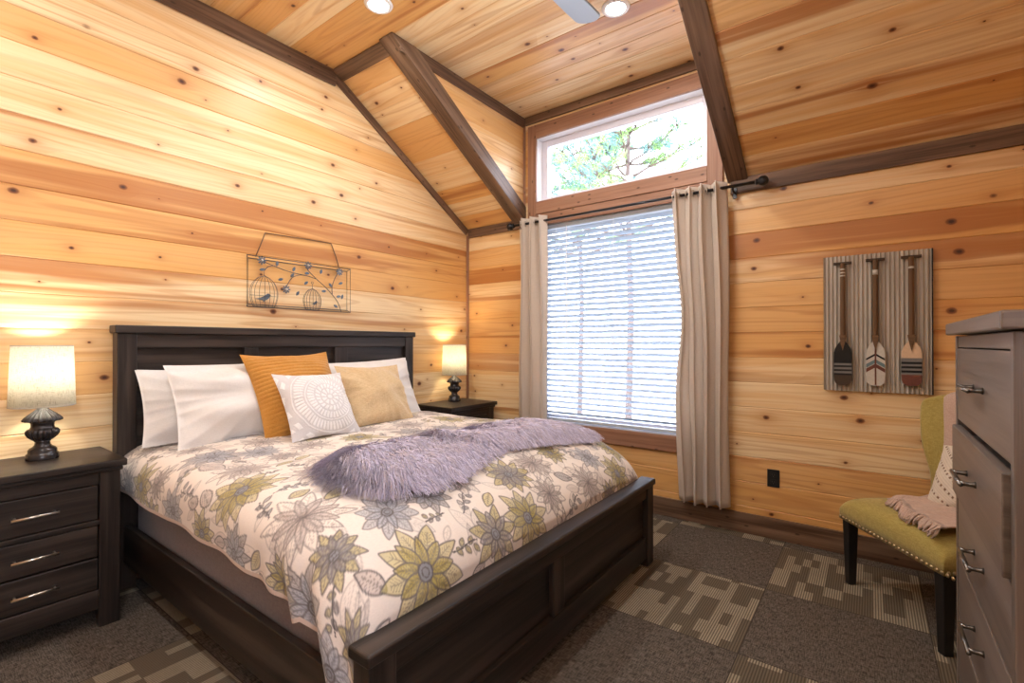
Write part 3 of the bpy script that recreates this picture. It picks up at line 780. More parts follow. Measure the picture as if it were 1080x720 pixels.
ccol = cA * (1 - hue) + cB * hue; mmask = RNG.uniform(0, 1, n) < .2; ccol[mmask] = cC
off = 2 * nb
b0 = off + np.arange(n)[:, None] * 8
for i in range(3): flist.append(np.concatenate([b0 + 2 * i, b0 + 2 * i + 1, b0 + 2 * i + 3, b0 + 2 * i + 2], 1))
vlist.append(S.reshape(-1, 3)); fcol.append(np.repeat(ccol, 8, 0))
np_mesh('throw_blanket', np.concatenate(vlist), np.concatenate(flist), M['fur'], np.concatenate(fcol), base=(1.6, -1.75, .76),
        label='lavender grey long-haired faux fur throw lying across the quilt', cat='throw')

# ------------------------------------------------------------------ pillows
def pillow(name, label, mat, w, h, th, bottom, lean, yaw=0., roll=0., n=70, disp=None, colfn=None, sag=.085, group=None, seed=0, cat='pillow', wr=.006, sx=0.):
    """pillow standing on its long edge: local y = width, z = height, x = thickness (front = +x)"""
    rg = np.random.default_rng(seed); a = np.linspace(-1, 1, n)
    U, V = np.meshgrid(a, a, indexing='ij')
    prof = (np.clip(1 - np.abs(U) ** 2.2, 0, 1) ** .72) * (np.clip(1 - np.abs(V) ** 2.2, 0, 1) ** .72)
    y = w / 2 * U * (1 - sag * (1 - V ** 2) * np.abs(U) ** 3); z = h / 2 * V * (1 - sag * (1 - U ** 2) * np.abs(V) ** 3)
    wrn = 0
    for _ in range(9):
        kx, ky, p = rg.uniform(-9, 9), rg.uniform(-9, 9), rg.uniform(0, 6.28); wrn = wrn + np.sin(kx * U + ky * V + p) / 3
    rad = np.abs(np.sin(np.arctan2(V, U) * 11 + rg.uniform(0, 6))) * (np.maximum(np.abs(U), np.abs(V)) ** 3)
    t = th / 2 * prof + wr * wrn * prof ** .5 - .5 * wr * rad * prof ** .3 * 1.5
    t = np.maximum(t, .003 * (1 - np.maximum(np.abs(U), np.abs(V)) ** 30))
    d = disp(U, V) * np.clip(prof * 4, 0, 1) if disp is not None else 0
    front = np.stack([t + d, y, z], -1); back = np.stack([-t * .8, y, z], -1)
    vs = np.concatenate([front.reshape(-1, 3), back.reshape(-1, 3)])
    ii = np.arange(n * n).reshape(n, n)
    q1 = np.stack([ii[:-1, :-1], ii[1:, :-1], ii[1:, 1:], ii[:-1, 1:]], -1).reshape(-1, 4); q2 = q1[:, ::-1] + n * n
    bd = np.concatenate([ii[:, 0], ii[-1, 1:], ii[::-1, -1][1:], ii[0, ::-1][1:]])
    rim = np.stack([bd[:-1], bd[:-1] + n * n, bd[1:] + n * n, bd[1:]], 1)
    vs[:, 2] += h / 2
    R = np.array(Matrix.Rotation(yaw, 3, 'Z') @ Matrix.Rotation(-lean, 3, 'Y') @ Matrix.Rotation(roll, 3, 'X'))
    vs = vs @ R.T + np.array(bottom)
    col = None
    if colfn is not None: c = colfn(U, V).reshape(-1, 3); col = np.concatenate([c, c])
    return np_mesh(name, vs, np.concatenate([q1, q2, rim]), mat, col, base=bottom, label=label, cat=cat, group=group)
D = math.radians
ZB = .742
pillow('bed_pillow', 'white bed pillow half hidden at the left end against the dark headboard', M['pillow_white'], .80, .42, .20, (.25, -2.335, ZB), D(20), 0, D(-1), seed=1, wr=.018, sag=.055)
pillow('bed_pillow', 'plump white bed pillow standing in front of another at the left of the mustard cushion', M['pillow_white'], .86, .465, .23, (.42, -2.205, ZB + .003), D(23), 0, D(1), seed=2, wr=.026, sag=.055)
pillow('bed_pillow', 'white bed pillow at the right end, nearest the headboard and the corner lamp', M['pillow_white'], .80, .42, .19, (.25, -1.275, ZB), D(20), 0, 0, seed=3, wr=.018, sag=.055)
pillow('bed_pillow', 'white bed pillow mostly hidden behind the tan linen cushion', M['pillow_white'], .84, .45, .20, (.40, -1.40, ZB), D(22), 0, D(1.5), seed=4, wr=.018, sag=.055)
cord = lambda U, V: .0065 * np.abs(np.sin((V + .035 * U ** 2) * PI * 11)) ** .7 - .003
pillow('throw_pillow', 'mustard corduroy cushion behind the white embroidered one', M['mustard'], .55, .555, .19, (.60, -2.01, ZB + .004), D(31), 0, D(1), n=180, disp=cord, seed=5, cat='cushion')
def mandala(U, V):
    u, v = U * 1.0 - .12, V * 1.0 - .02
    r = np.hypot(u, v); a = np.arctan2(v, u); m = np.zeros_like(r)
    def ring(r0, r1): return (r > r0) & (r < r1)
    m[ring(.0, .06)] = 1
    m[ring(.10, .24) & (np.abs(np.sin(a * 5)) > .5)] = 1
    m[ring(.28, .40) & (np.abs(np.sin(a * 10 + .4 + 9 * r)) > .5)] = 1
    m[ring(.44, .60) & (np.abs(np.sin(a * 19)) > .5)] = 1
    m[ring(.63, .66)] = 1
    m[ring(.70, .92) & (np.abs(np.sin(a * 28 - 5 * r)) > .5)] = 1
    m[ring(.96, .99)] = 1
    far = (r > 1.02) & (((np.sin(a * 17 + 6 * r) > .1) & (np.sin(r * 34) > -.2))); m[far] = 1
    return m
pillow('throw_pillow', 'small white cushion with embroidered medallion, front centre of the group', M['embroidered'], .44, .42, .17, (.785, -2.02, ZB + .012), D(33), D(3), D(-2), n=190, disp=lambda U, V: .003 * mandala(U, V),
       colfn=lambda U, V: np.where(mandala(U, V)[..., None] > 0, np.array((.80, .79, .79)), np.array((.62, .60, .61))), seed=6, cat='cushion')
pillow('throw_pillow', 'tan linen square cushion at the right of the group', M['linen_tan'], .50, .44, .19, (.655, -1.53, ZB + .006), D(29), D(-2), D(-1), n=90, seed=8, cat='cushion', wr=.017)

# ------------------------------------------------------------------ nightstands
def nightstand(loc, label):
    """front faces +x; origin at the floor under its middle; width .60 along y, depth .43"""
    t = empty('nightstand', loc, label=label, cat='nightstand', group='matching dark nightstands')
    W = .285; X0, X1 = .02 - loc[0], .425 - loc[0]
    P = lambda n, *a, **k: box(n, *a, parent=t, local=True, mat=E_, **k) if 0 else None
    def bx(name, x0, x1, y0, y1, z0, z1, g, par=t, mat=E_, bv=.003):
        m = MB(); m.box(x0, x1, y0, y1, z0, z1, g); return obj(name, m, mat, par, local=True, bevel=bv)
    body = MB()
    body.box(X1 - .05, X1, -W, -W + .075, 0, .70, 'z'); body.box(X1 - .05, X1, W - .075, W, 0, .70, 'z')
    body.box(X0, X0 + .05, -W, -W + .06, 0, .70, 'z'); body.box(X0, X0 + .05, W - .06, W, 0, .70, 'z')
    body.box(X0 + .05, X1 - .05, -W + .008, -W + .028, .1, .70, 'x'); body.box(X0 + .05, X1 - .05, W - .028, W - .008, .1, .70, 'x')
    body.box(X0 + .01, X0 + .02, -W + .03, W - .03, .1, .70, 'y')
    body.box(X1 - .04, X1 - .004, -W + .075, W - .075, .645, .70, 'y'); body.box(X1 - .04, X1 + .002, -W + .075, W - .075, .464, .486, 'y')
    body.box(X1 - .04, X1 - .002, -W + .075, W - .075, .085, .172, 'y')
    obj('body', body, E_, t, local=True, bevel=.003)
    bx('top', X0 - .005, X1 + .028, -W - .02, W + .02, .718, .75, 'y', bv=.006); bx('top_moulding', X0, X1 + .012, -W - .008, W + .008, .698, .718, 'y', bv=.005)
    for z0, z1 in ((.489, .642), (.321, .461), (.175, .315)):
        d = bx('drawer', X1 - .30, X1 - .004, -W + .079, W - .079, z0, z1, 'y', bv=.005)
        m = MB(); zc_ = (z0 + z1) / 2
        m.tube([(X1 + .026, -.072, zc_), (X1 + .026, .072, zc_)], .0055, 8)
        for y in (-.060, .060): m.tube([(X1 - .006, y, zc_), (X1 + .026, y, zc_)], .005, 8)
        obj('handle', m, M['nickel'], d, local=True, smooth=True)
    return t
ns = nightstand((.22, -3.15, 0), 'dark nightstand with three drawers standing left of the bed')
ns2 = copy_tree(ns); ns2.location = (.22, -.395, 0); ns2['label'] = 'dark nightstand in the far corner by the curtain, mostly hidden behind the bed'

# ------------------------------------------------------------------ lamps
def lamp(loc, label):
    t = empty('table_lamp', loc, label=label, cat='lamp', group='bedside urn lamps')
    m = MB()
    m.lathe([(.056, 0), (.057, .004), (.057, .024), (.053, .028), (.050, .031), (.050, .044), (.044, .052), (.034, .058), (.028, .066), (.026, .078), (.031, .086)], (0, 0, 0), 48)
    obj('foot', m, M['urn'], t, local=True, smooth=True)
    m = MB(); pr_ = [(.028, .084), (.036, .090), (.048, .102), (.055, .116), (.056, .128), (.052, .137), (.043, .142), (.040, .152), (.041, .166), (.046, .172)]
    m.lathe(pr_, (0, 0, 0), 128, flute=([0, .03, .06, .07, .06, .03, 0, 0, 0, 0], 18)); obj('urn', m, M['urn'], t, local=True, smooth=True)
    m = MB(); pr_ = [(.044, .171), (.066, .176), (.067, .182), (.058, .194), (.044, .208), (.030, .220), (.020, .230), (.015, .236)]
    m.lathe(pr_, (0, 0, 0), 128, flute=([0, .05, .06, .06, .05, .05, .02, 0], 20)); obj('collar', m, M['urn'], t, local=True, smooth=True)
    m = MB(); m.lathe([(.008, .232), (.008, .30), (.014, .302), (.014, .318), (.009, .320)], (0, 0, 0), 16); obj('socket', m, M['nickel'], t, local=True, smooth=True)
    m = MB(); m.lathe([(.012, .316), (.016, .327), (.024, .345), (.027, .358), (.024, .374), (.014, .384), (.003, .387)], (0, 0, 0), 20); obj('bulb', m, M['bulb'], t, local=True, smooth=True)
    m = MB(); a = np.linspace(0, 2 * PI, 48, endpoint=False)
    G = [[(r * math.cos(q), r * math.sin(q), z) for q in a] for r, z in ((.113, .245), (.104, .520))]
    m.grid(G, closed_v=True)
    s = obj('lamp_shade', m, M['shade'], t, local=True, smooth=True, recalc=False); so = s.modifiers.new('thick', 'SOLIDIFY'); so.thickness = .0016
    m = MB()
    m.tube([(.113 * math.cos(q), .113 * math.sin(q), .245) for q in a], .0028, 6, closed=True); obj('lower_ring', m, M['p_white'], s, local=True, smooth=True)
    m = MB(); m.tube([(.104 * math.cos(q), .104 * math.sin(q), .520) for q in a], .0028, 6, closed=True)
    for k in range(3): q = 2 * PI * k / 3; m.tube([(.012 * math.cos(q), .012 * math.sin(q), .505), (.103 * math.cos(q), .103 * math.sin(q), .515)], .0016, 5)
    obj('upper_ring', m, M['p_white'], s, local=True, smooth=True)
    return t
l1 = lamp((.155, -3.085, .75), 'black urn table lamp with lit linen drum shade on the near left nightstand')
l2 = copy_tree(l1); l2.location = (.14, -.335, .75); l2['label'] = 'black urn table lamp with lit drum shade on the far corner nightstand'
def light(name, typ, loc, energy, col=(1, .85, .65), size=.05, rot=(0, 0, 0), **k):
    d = bpy.data.lights.new(name, typ); d.energy = energy; d.color = col
    if typ == 'AREA': d.shape = 'DISK'; d.size = size
    else: d.shadow_soft_size = size
    for kk, v in k.items(): setattr(d, kk, v)
    o = bpy.data.objects.new(name, d); COL.objects.link(o); o.location = loc; o.rotation_euler = rot; return o
for L_ in (l1, l2):
    light('bulb_light', 'POINT', (L_.location.x, L_.location.y, L_.location.z + .420), 13. if L_ is l1 else 8., (1, .92, .80) if L_ is l1 else (1, .80, .52), .03)

# ------------------------------------------------------------------ recessed lights, with added fill lights
def can(x, y, label):
    t = empty('recessed_light', (x, y, H), label=label, cat='ceiling light', group='recessed ceiling lights')
    m = MB(); m.lathe([(.058, -.001), (.060, -.010), (.066, -.013), (.082, -.006), (.085, -.001)], (0, 0, 0), 40); obj('trim_ring', m, M['white_paint'], t, local=True, smooth=True)
    m = MB(); m.lathe([(.003, -.0085), (.058, -.0075), (.058, -.004), (.003, -.004)], (0, 0, 0), 32); obj('lens', m, M['lamp_lens'], t, local=True)
CANS = [(1.98, -.86, 'round lit recessed light in the dormer ceiling beside the fan blade tip'), (.85, -1.74, 'round lit recessed light at the top edge, left of the fan blade')]
for x, y, l in CANS: can(x, y, l)
CE = 11.
for x, y in [(c[0], c[1]) for c in CANS] + [(.85, -3.5), (1.98, -3.5), (3.1, -3.5)]:  # last three are added fill lights without fixtures, out of view
    light('can_and_fill_light', 'AREA', (x, y, H - .018), CE, (1, .98, .95), .11)

# ------------------------------------------------------------------ ceiling fan (only one blade tip in view)
fc = Vector((1.91, -1.90, 3.06))
fan = empty('ceiling_fan', fc, label='ceiling fan with a pale grey blade reaching in at the top edge', cat='fan')
m = MB(); m.lathe([(.07, .27), (.072, .262), (.05, .22), (.014, .20), (.014, .08), (.10, .07), (.12, .04), (.12, -.03), (.10, -.05), (.05, -.055)], (0, 0, 0), 32); obj('motor', m, M['nickel'], fan, local=True, smooth=True)
m = MB(); m.lathe([(.05, -.055), (.115, -.06), (.12, -.075), (.10, -.11), (.06, -.13), (.01, -.137)], (0, 0, 0), 32); obj('added_light_bowl', m, M['lamp_lens'], fan, local=True, smooth=True)
light('fan_fill_light', 'POINT', fc + Vector((0, 0, -.2)), 22., (1, .98, .96), .1)  # unseen lamp and bowl added to even out the room light
for k in range(3):
    a = D(86) + k * 2 * PI / 3
    mm = Matrix.Rotation(a, 4, 'Z') @ Matrix.Translation((0, 0, .03)) @ Matrix.Rotation(D(10), 4, 'X')
    out_ = [(.16, -.05), (.30, -.068), (.62, -.078)] + [(.715 + .045 * math.cos(q), .078 * math.sin(q)) for q in np.linspace(-PI / 2, PI / 2, 11)] + [(.62, .078), (.30, .068), (.16, .05)]
    m = MB(); m.prism(out_, lambda p, q_, d_: mm @ Vector((p, q_, d_)), -.006, .006); b = obj('blade', m, M['fan_blue'], fan, local=True, bevel=.003)
    m = MB(); m.prism([(.10, -.02), (.24, -.035), (.24, .035), (.10, .02)], lambda p, q_, d_: mm @ Vector((p, q_, d_)), .006, .011); obj('blade_bracket', m, M['nickel'], b, local=True)

# ------------------------------------------------------------------ outlet
ot = empty('wall_outlet', (2.70, 0, .395), label='black duplex outlet on the pine wall right of the curtain', cat='outlet')
box('cover_plate', 2.664, 2.736, -.006, -.0005, .337, .453, M['black_plastic'], ot, bevel=.002)
for z in (.372, .418):
    s_ = box('socket', 2.684, 2.716, -.0085, -.006, z - .017, z + .017, M['black_plastic'], ot, bevel=.003)
    m = MB(); m.box(2.692, 2.694, -.0092, -.0084, z - .004, z + .008); m.box(2.706, 2.708, -.0092, -.0084, z - .004, z + .008); m.box(2.698, 2.702, -.0092, -.0084, z - .012, z - .008); obj('slots', m, M['slot'], s_)

# ------------------------------------------------------------------ paddle art
pa = empty('wall_art', (3.237, 0, 1.0), label='corrugated metal panel with three painted canoe paddles on the right wall', cat='wall art')
xs = np.linspace(2.982, 3.492, 24 * 8 + 1); prf = -.022 - .0065 * np.cos((xs - 2.982) / .02125 * 2 * PI)
m = MB(); m.grid([[(x, y, z) for z in (.995, 1.812)] for x, y in zip(xs, prf)]); m.grid([[(x, y + .003, z) for z in (.995, 1.812)] for x, y in zip(xs, prf)])
m.grid([[(x, y, z), (x, y + .003, z)] for x, y in zip(xs, prf) for z in (1.812,)]); m.grid([[(x, y, .995), (x, y + .003, .995)] for x, y in zip(xs, prf)])
obj('panel', m, M['corrugated'], pa, smooth=True)
m = MB(); m.box(2.986, 3.010, -.016, -.001, .998, 1.809); m.box(3.464, 3.489, -.016, -.001, .998, 1.809); m.box(3.01, 3.464, -.014, -.001, 1.78, 1.809); m.box(3.01, 3.464, -.014, -.001, .998, 1.03); m.box(3.4885, 3.4945, -.031, -.001, .995, 1.812)
obj('backing_frame', m, M['p_black'], pa)
fnp = lambda a, b, d: (a, d, b)
def shaped(c, ztop, zbot, w):      # outline of a blade as half width against height
    h = ztop - zbot
    return [(0, .20), (.06, .28), (.14, .62), (.22, .86), (.30, .97), (.45, 1.), (.80, 1.), (.90, .95), (.96, .80), (1., .45)], h
def halfw(t):
    tt, ww = zip(*[(0, .18), (.06, .28), (.14, .62), (.22, .86), (.30, .97), (.45, 1.), (.80, 1.), (.90, .95), (.96, .80), (1., .45)]); return float(np.interp(t, tt, ww))
def band(mb, c, W, zt, zb, t0, t1, y0, y1, notch=None):
    ts = [t0] + [t for t in np.linspace(0, 1, 41) if t0 + .004 < t < t1 - .004] + [t1]
    L_ = [(c - W * halfw(t), zt - (zt - zb) * t) for t in ts]; R_ = [(c + W * halfw(t), zt - (zt - zb) * t) for t in ts]
    mb.prism(L_ + R_[::-1], fnp, y0, y1)
PADS = [(3.080, 1.765, 1.300, 1.030), (3.2375, 1.771, 1.300, 1.035), (3.400, 1.771, 1.300, 1.042)]
for i, (c, zg, zb, ze) in enumerate(PADS):
    W = .0455
    m = MB(); m.tube([(c, -.042, zg), (c, -.042, zb - .02)], [.0135, .0135], 10)
    m.prism([(c - .018, zb + .03), (c + .018, zb + .03), (c + .010, zb - .02), (c, zb - .062), (c - .010, zb - .02)], fnp, -.0565, -.036)
    pd = obj('paddle', m, M['shaft'], pa, smooth=False)
    m = MB(); m.tube([(c - .045, -.042, zg), (c + .045, -.042, zg)], .0085, 10); obj('grip', m, M['p_brown'], pd)
    zt = zb + .012
    def B(name, mat, t0, t1, proud=0.):
        m = MB(); band(m, c, W, zt, ze, t0, t1, -.051 - proud, -.032); return obj(name, m, M[mat], pd)
    m = MB()
    if i == 0:
        B('blade', 'p_black', 0, .53)
        for k in range(3): t = .53 + k * .085; B('stripe', 'p_grey', t, t + .045, .0002); B('stripe', 'p_black', t + .045, t + .085)
        B('blade_tip', 'p_brown', .785, 1.)
        for z in (1.728, 1.708, 1.690): m.tube([(c, -.042, z - .004), (c, -.042, z + .004)], .0142, 10)
    elif i == 1:
        B('blade', 'p_white', 0, 1.)
        def chev(mat, t0, th):
            hgt = zt - ze; mm_ = MB()
            for s in (-1, 1):
                zc0 = zt - hgt * t0; mm_.prism([(c, zc0), (c + s * W * .97, zc0 - .030), (c + s * W * .97, zc0 - .030 - th), (c, zc0 - th)][::s], fnp, -.0516, -.0505)
            obj('chevron', mm_, M[mat], pd)
        chev('p_black', .32, .012); chev('p_teal', .44, .022); chev('p_maroon', .535, .022)
        mm_ = MB(); mm_.box(c - .004, c + .004, -.0522, -.0512, ze + .004, zb - .04); obj('centre_line', mm_, M['p_maroon'], pd)
        m.tube([(c, -.042, 1.683), (c, -.042, 1.712)], .0142, 10)
    else:
        B('blade', 'p_cream', 0, .42)
        B('stripe', 'p_grey', .42, .50)
        for k in range(3): t = .50 + k * .09; B('stripe', 'p_black', t, t + .045, .0002); B('stripe', 'p_grey', t + .045, t + .09)
        B('blade_tip', 'p_maroon', .77, 1.)
        m.tube([(c, -.042, 1.705), (c, -.042, 1.716)], .0142, 10)
    obj('collar_band', m, M['p_white'], pd, smooth=True)

# ------------------------------------------------------------------ wire birdcage art over the headboard
wa = empty('wall_art', (0, -1.74, 1.52), label='grey wire panel of birdcages, leaves and flowers above the headboard', cat='wall art')
wx = .022
def wire(name, paths, r=.0022, mat='wire', par=wa, n=5, closed=False):
    m = MB()
    for p in paths: m.tube([(q[2] if len(q) > 2 else wx, q[0], q[1]) for q in p], r, n, closed=closed)
    return obj(name, m, M[mat], par, smooth=True)
Y0, Y1, A0, A1 = -2.125, -1.365, 1.518, 1.848
rect = lambda i, x: [(Y0 + i, A0 + i, x), (Y1 - i, A0 + i, x), (Y1 - i, A1 - i, x), (Y0 + i, A1 - i, x)]
wire('frame', [rect(0, .030), rect(.016, .010)] , .0034, closed=True)
for fs_ in ([[(Y0 + a * .016, z + a * b * .016, .010 + .020 * (1 - a)) for a in (0, 1)] for z, b in ((A0, 1), (A1, -1))] + [[(Y1 - a * .016, z + a * b * .016, .010 + .020 * (1 - a)) for a in (0, 1)] for z, b in ((A0, 1), (A1, -1))]): wire('frame_strut', [fs_], .002)
wire('hanger', [[(-2.066, A1 - .002, .02), (-2.03, 1.93, .012), (-2.0, 2.012, .008)], [(-2.0, 2.012, .008), (-1.75, 2.02, .008), (-1.515, 2.024, .008)], [(-1.515, 2.024, .008), (-1.48, 1.94, .012), (-1.455, A1 - .002, .02)]], .0036, 'twig')
def cage(cy, zb, w, h):
    bars = []
    for k in range(-4, 5):
        f = math.sin(k / 4 * PI / 2 * .98); dep = .010 * math.cos(k / 4 * PI / 2)
        bars.append([(cy + f * w * math.sin(min(1., .55 + t * 1.1) * PI / 2) * (math.cos(max(0, t - .45) / .55 * PI / 2) ** .55 if t > .45 else 1), zb + h * t, .022 + dep) for t in np.linspace(0, 1, 15)])
    for t in (0., .06, .35): bars.append([(cy + w * (.78 if t < .1 else .98) * s, zb + h * t, .022 + .01 * math.cos(s * PI / 2)) for s in np.linspace(-1, 1, 9)])
    bars.append([(cy, zb + h, .022), (cy, zb + h + .035, .022)])
    bars.append([(cy + .008 * math.cos(q), zb + h + .042 + .008 * math.sin(q), .022) for q in np.linspace(0, 2 * PI, 12)])
    return wire('birdcage', bars, .0014)
def bird(par, cy, cz, s):
    out_ = [(-.55, -.02), (-.20, .06), (.0, .16), (.20, .30), (.30, .38), (.40, .38), (.46, .30), (.55, .27), (.44, .22), (.40, .08), (.25, -.04), (.10, -.10), (.06, -.2), (.02, -.2), (.03, -.10), (-.2, -.06)]
    m = MB(); m.prism([(cy + a * s, cz + b * s) for a, b in out_], lambda a, b, d: (d, a, b), .020, .026); obj('bird', m, M['leaf_metal'], par, bevel=.0015)
c1 = cage(-2.012, A0 + .004, .092, .205); bird(c1, -2.02, A0 + .055, .10)
c2 = cage(-1.672, A0 + .004, .068, .150); bird(c2, -1.66, A0 + .048, -.05 if 0 else .055)
def bez(*p):
    p = [np.array(q, float) for q in p]; o_ = []
    for i in range(len(p) - 1):
        a, b = p[i], p[i + 1]; pa_, pb_ = p[max(i - 1, 0)], p[min(i + 2, len(p) - 1)]
        for t in np.linspace(0, 1, 7, endpoint=False): o_.append(.5 * ((2 * a) + (b - pa_) * t + (2 * pa_ - 5 * a + 4 * b - pb_) * t * t + (3 * a - pa_ - 3 * b + pb_) * t ** 3))
    o_.append(p[-1]); return [tuple(q) for q in o_]
wire('branch', [bez((-1.437, A0), (-1.475, 1.60), (-1.56, 1.685), (-1.64, 1.745), (-1.705, 1.80), (-1.72, 1.83)),
                bez((-1.513, 1.648), (-1.515, 1.70), (-1.49, 1.77), (-1.457, 1.818)),
                bez((-1.64, 1.745), (-1.74, 1.762), (-1.82, 1.735), (-1.866, 1.66)),
                bez((-1.72, 1.76), (-1.85, 1.775), (-1.95, 1.80), (-2.03, 1.825)), bez((-1.95, 1.80), (-1.985, 1.79), (-2.007, 1.765))], .0026)
for cy, cz in ((-2.03, 1.825), (-1.708, 1.833), (-1.457, 1.818), (-1.866, 1.65)):
    m = MB()
    for k in range(8):
        a = 2 * PI * k / 8; m.prism([(cy + r * math.cos(a + b), cz + r * math.sin(a + b)) for r, b in ((.004, 0), (.016, -.30), (.027, -.18), (.029, 0), (.027, .18), (.016, .30))], lambda p, q, d: (d, p, q), .027, .030)
    f = obj('flower', m, M['leaf_metal'], wa)
    m = MB(); m.lathe([(.009, 0), (.009, .004), (.005, .007), (.001, .008)], (.029, cy, cz), 12, axis='x'); obj('flower_centre', m, M['nickel'], f, smooth=True)
def artp(x, y):       # from the close-up of the panel to wall metres
    return (-2.125 + (x - 118) / (812 - 118) * .76, 1.848 - (y - (235 + (x - 118) / 694 * 85)) / (598 - 235 - (x - 118) / 694 * 63) * .33)
for x, y, a in ((208, 335, .2), (298, 290, 1.4), (405, 325, 1.2), (395, 368, .9), (320, 400, .3), (493, 352, .1), (592, 338, 1.3), (487, 420, .7), (430, 495, 1.), (660, 432, -.9), (612, 475, .1), (738, 418, .4), (700, 578, -.5), (722, 510, .2), (750, 512, 1.3)):
    cy, cz = artp(x, y); m = MB(); L2 = .019
    pts = [(t, .25 * math.sin(PI * t) ** .8) for t in np.linspace(0, 1, 7)] + [(t, -.25 * math.sin(PI * t) ** .8) for t in np.linspace(1, 0, 7)[1:-1]]
    m.prism([(cy + ((t - .5) * math.cos(a) - w * math.sin(a)) * L2 * 2, cz + ((t - .5) * math.sin(a) + w * math.cos(a)) * L2 * 2) for t, w in pts], lambda p, q, d: (d, p, q), .024, .028)
    obj('leaf', m, M['leaf_metal'], wa, bevel=.001)

# ------------------------------------------------------------------ dresser
dr = empty('dresser', (3.69, -1.80, 0), label='tall grey brown chest of drawers at the right edge of the view', cat='dresser')
Dm = M['dresser']; DY0, DY1 = -2.225, -1.415; DXF, DXB = 3.44, 3.93
m = MB()
m.box(DXF, DXB, DY0, DY0 + .03, 0, 1.305, 'z'); m.box(DXF, DXB, DY1 - .03, DY1, 0, 1.305, 'z')
m.box(DXB - .015, DXB, DY0 + .03, DY1 - .03, .08, 1.305, 'z'); m.box(DXF + .004, DXF + .03, DY0 + .03, DY1 - .03, 1.268, 1.305, 'y')
m.box(DXF + .02, DXB - .015, DY0 + .03, DY1 - .03, .08, .10, 'y'); m.box(DXF + .006, DXF + .03, DY0 + .03, DY1 - .03, .06, .155, 'y')
obj('carcass', m, Dm, dr, bevel=.003)
box('top', DXF - .022, DXB + .005, DY0 - .022, DY1 + .022, 1.308, 1.346, Dm, dr, 'y', .005)
for (z0, z1), pull in zip(((1.035, 1.265), (.805, 1.018), (.604, .792), (.384, .594), (.160, .374)), (0, .014, 0, 0, 0)):
    d_ = MB(); xf = DXF + .002 - pull
    d_.box(xf, xf + .022, DY0 + .034, DY1 - .034, z0, z1, 'y'); d_.box(xf + .022, DXB - .06, DY0 + .05, DY1 - .05, z0 + .012, z1 - .03, 'x')
    dd = obj('drawer', d_, Dm, dr, bevel=.003)
    zc_ = (z0 + z1) / 2 + .01; yc = (DY0 + DY1) / 2
    hm = MB(); hm.tube([(xf - .030, yc - .085, zc_), (xf - .030, yc + .085, zc_)], .0055, 8)
    for y in (-.068, .068): hm.tube([(xf, yc + y, zc_), (xf - .006, yc + y, zc_), (xf - .018, yc + y, zc_), (xf - .030, yc + y, zc_)], [.009, .006, .0055, .0075], 10)
    obj('handle', hm, M['pewter'], dd, smooth=True)

# ------------------------------------------------------------------ accent chair
fA, fB = Vector((3.126, -.423, 0)), Vector((3.459, -.908, 0))
ax = (fB - fA).normalized(); ay = Vector((-ax.y, ax.x, 0))             # ax: along the front, ay: towards the back
if ay.x < 0: ay = -ay
rz = math.atan2(ax.y, ax.x)
cc = (fA + fB) / 2
ch = empty('accent_chair', cc, rz, label='olive green armless accent chair with nailhead trim and black legs in the corner', cat='chair')
# local frame: x along the front (from the window side to the room), y to the back
hw = (fB - fA).length / 2
def P_(n, m, mat, **k): return obj(n, m, M[mat], ch, local=True, **k)
for x, y, zt, b in ((-hw, 0, .345, 0), (hw, 0, .345, 0), (-hw + .05, .46, .35, .07), (hw - .05, .46, .35, .07)):
    m = MB()
    w0, w1 = .026, .018
    G = [[(x + sx * w + 0, y + sy * w + b * (1 - z / zt), z) for sx, sy in ((-1, -1), (1, -1), (1, 1), (-1, 1))] for w, z in ((w1, 0), (w0, zt))]
    m.grid(G, closed_v=True); m.face(G[0][::-1]); m.face(G[1]); P_('leg', m, 'black_wood', bevel=.003, weld=.0001)
def seat_pt(u, v, top):
    x = (hw + .035) * u * (1 - .05 * (v + 1) / 2); y = -.035 + .55 * (v + 1) / 2
    rr = (np.clip(1 - np.abs(u) ** 7, 0, 1) ** .35) * (np.clip(1 - np.abs(v) ** 7, 0, 1) ** .35)
    if top: return (x, y, .385 + .085 * rr + .018 * (1 - u * u) * (1 - v * v))
    return (x, y, .338)
n = 34; a = np.sin(np.linspace(-PI / 2, PI / 2, n))
m = MB(); m.grid([[seat_pt(u, v, True) for v in a] for u in a]); m.grid([[seat_pt(u, v, False) for v in a] for u in a], flip=True)
rim = [(u, -1) for u in a] + [(1, v) for v in a[1:]] + [(u, 1) for u in a[::-1][1:]] + [(-1, v) for v in a[::-1][1:-1]]
m.grid([[seat_pt(u, v, False), seat_pt(u, v, True)] for u, v in rim], closed_u=True)
P_('seat', m, 'olive', smooth=True, weld=.0005)
m = MB()
for k in range(40):
    x = -hw - .028 + (2 * hw + .056) * k / 25
    m.lathe([(.0085, 0), (.0075, -.0028), (.004, -.005), (.0008, -.0058)], (x, -.0345, .349), 10, axis='y')
for k in range(22):
    y = -.015 + .5 * k / 21
    for s in (-1, 1):
        u = (hw + .035) * (1 - .05 * (y + .035) / .55); mm2 = MB(); mm2.lathe([(.0085, 0), (.0075, .0028), (.004, .005), (.0008, .0058)] if s > 0 else [(.0085, 0), (.0075, -.0028), (.004, -.005), (.0008, -.0058)], (s * u, y, .349), 10, axis='x')
        b_ = len(m.v); m.v += mm2.v; m.f += [[i + b_ for i in f] for f in mm2.f]; m.uv += mm2.uv; m.mi += mm2.mi
P_('nailhead_trim', m, 'brass_nail', smooth=True)
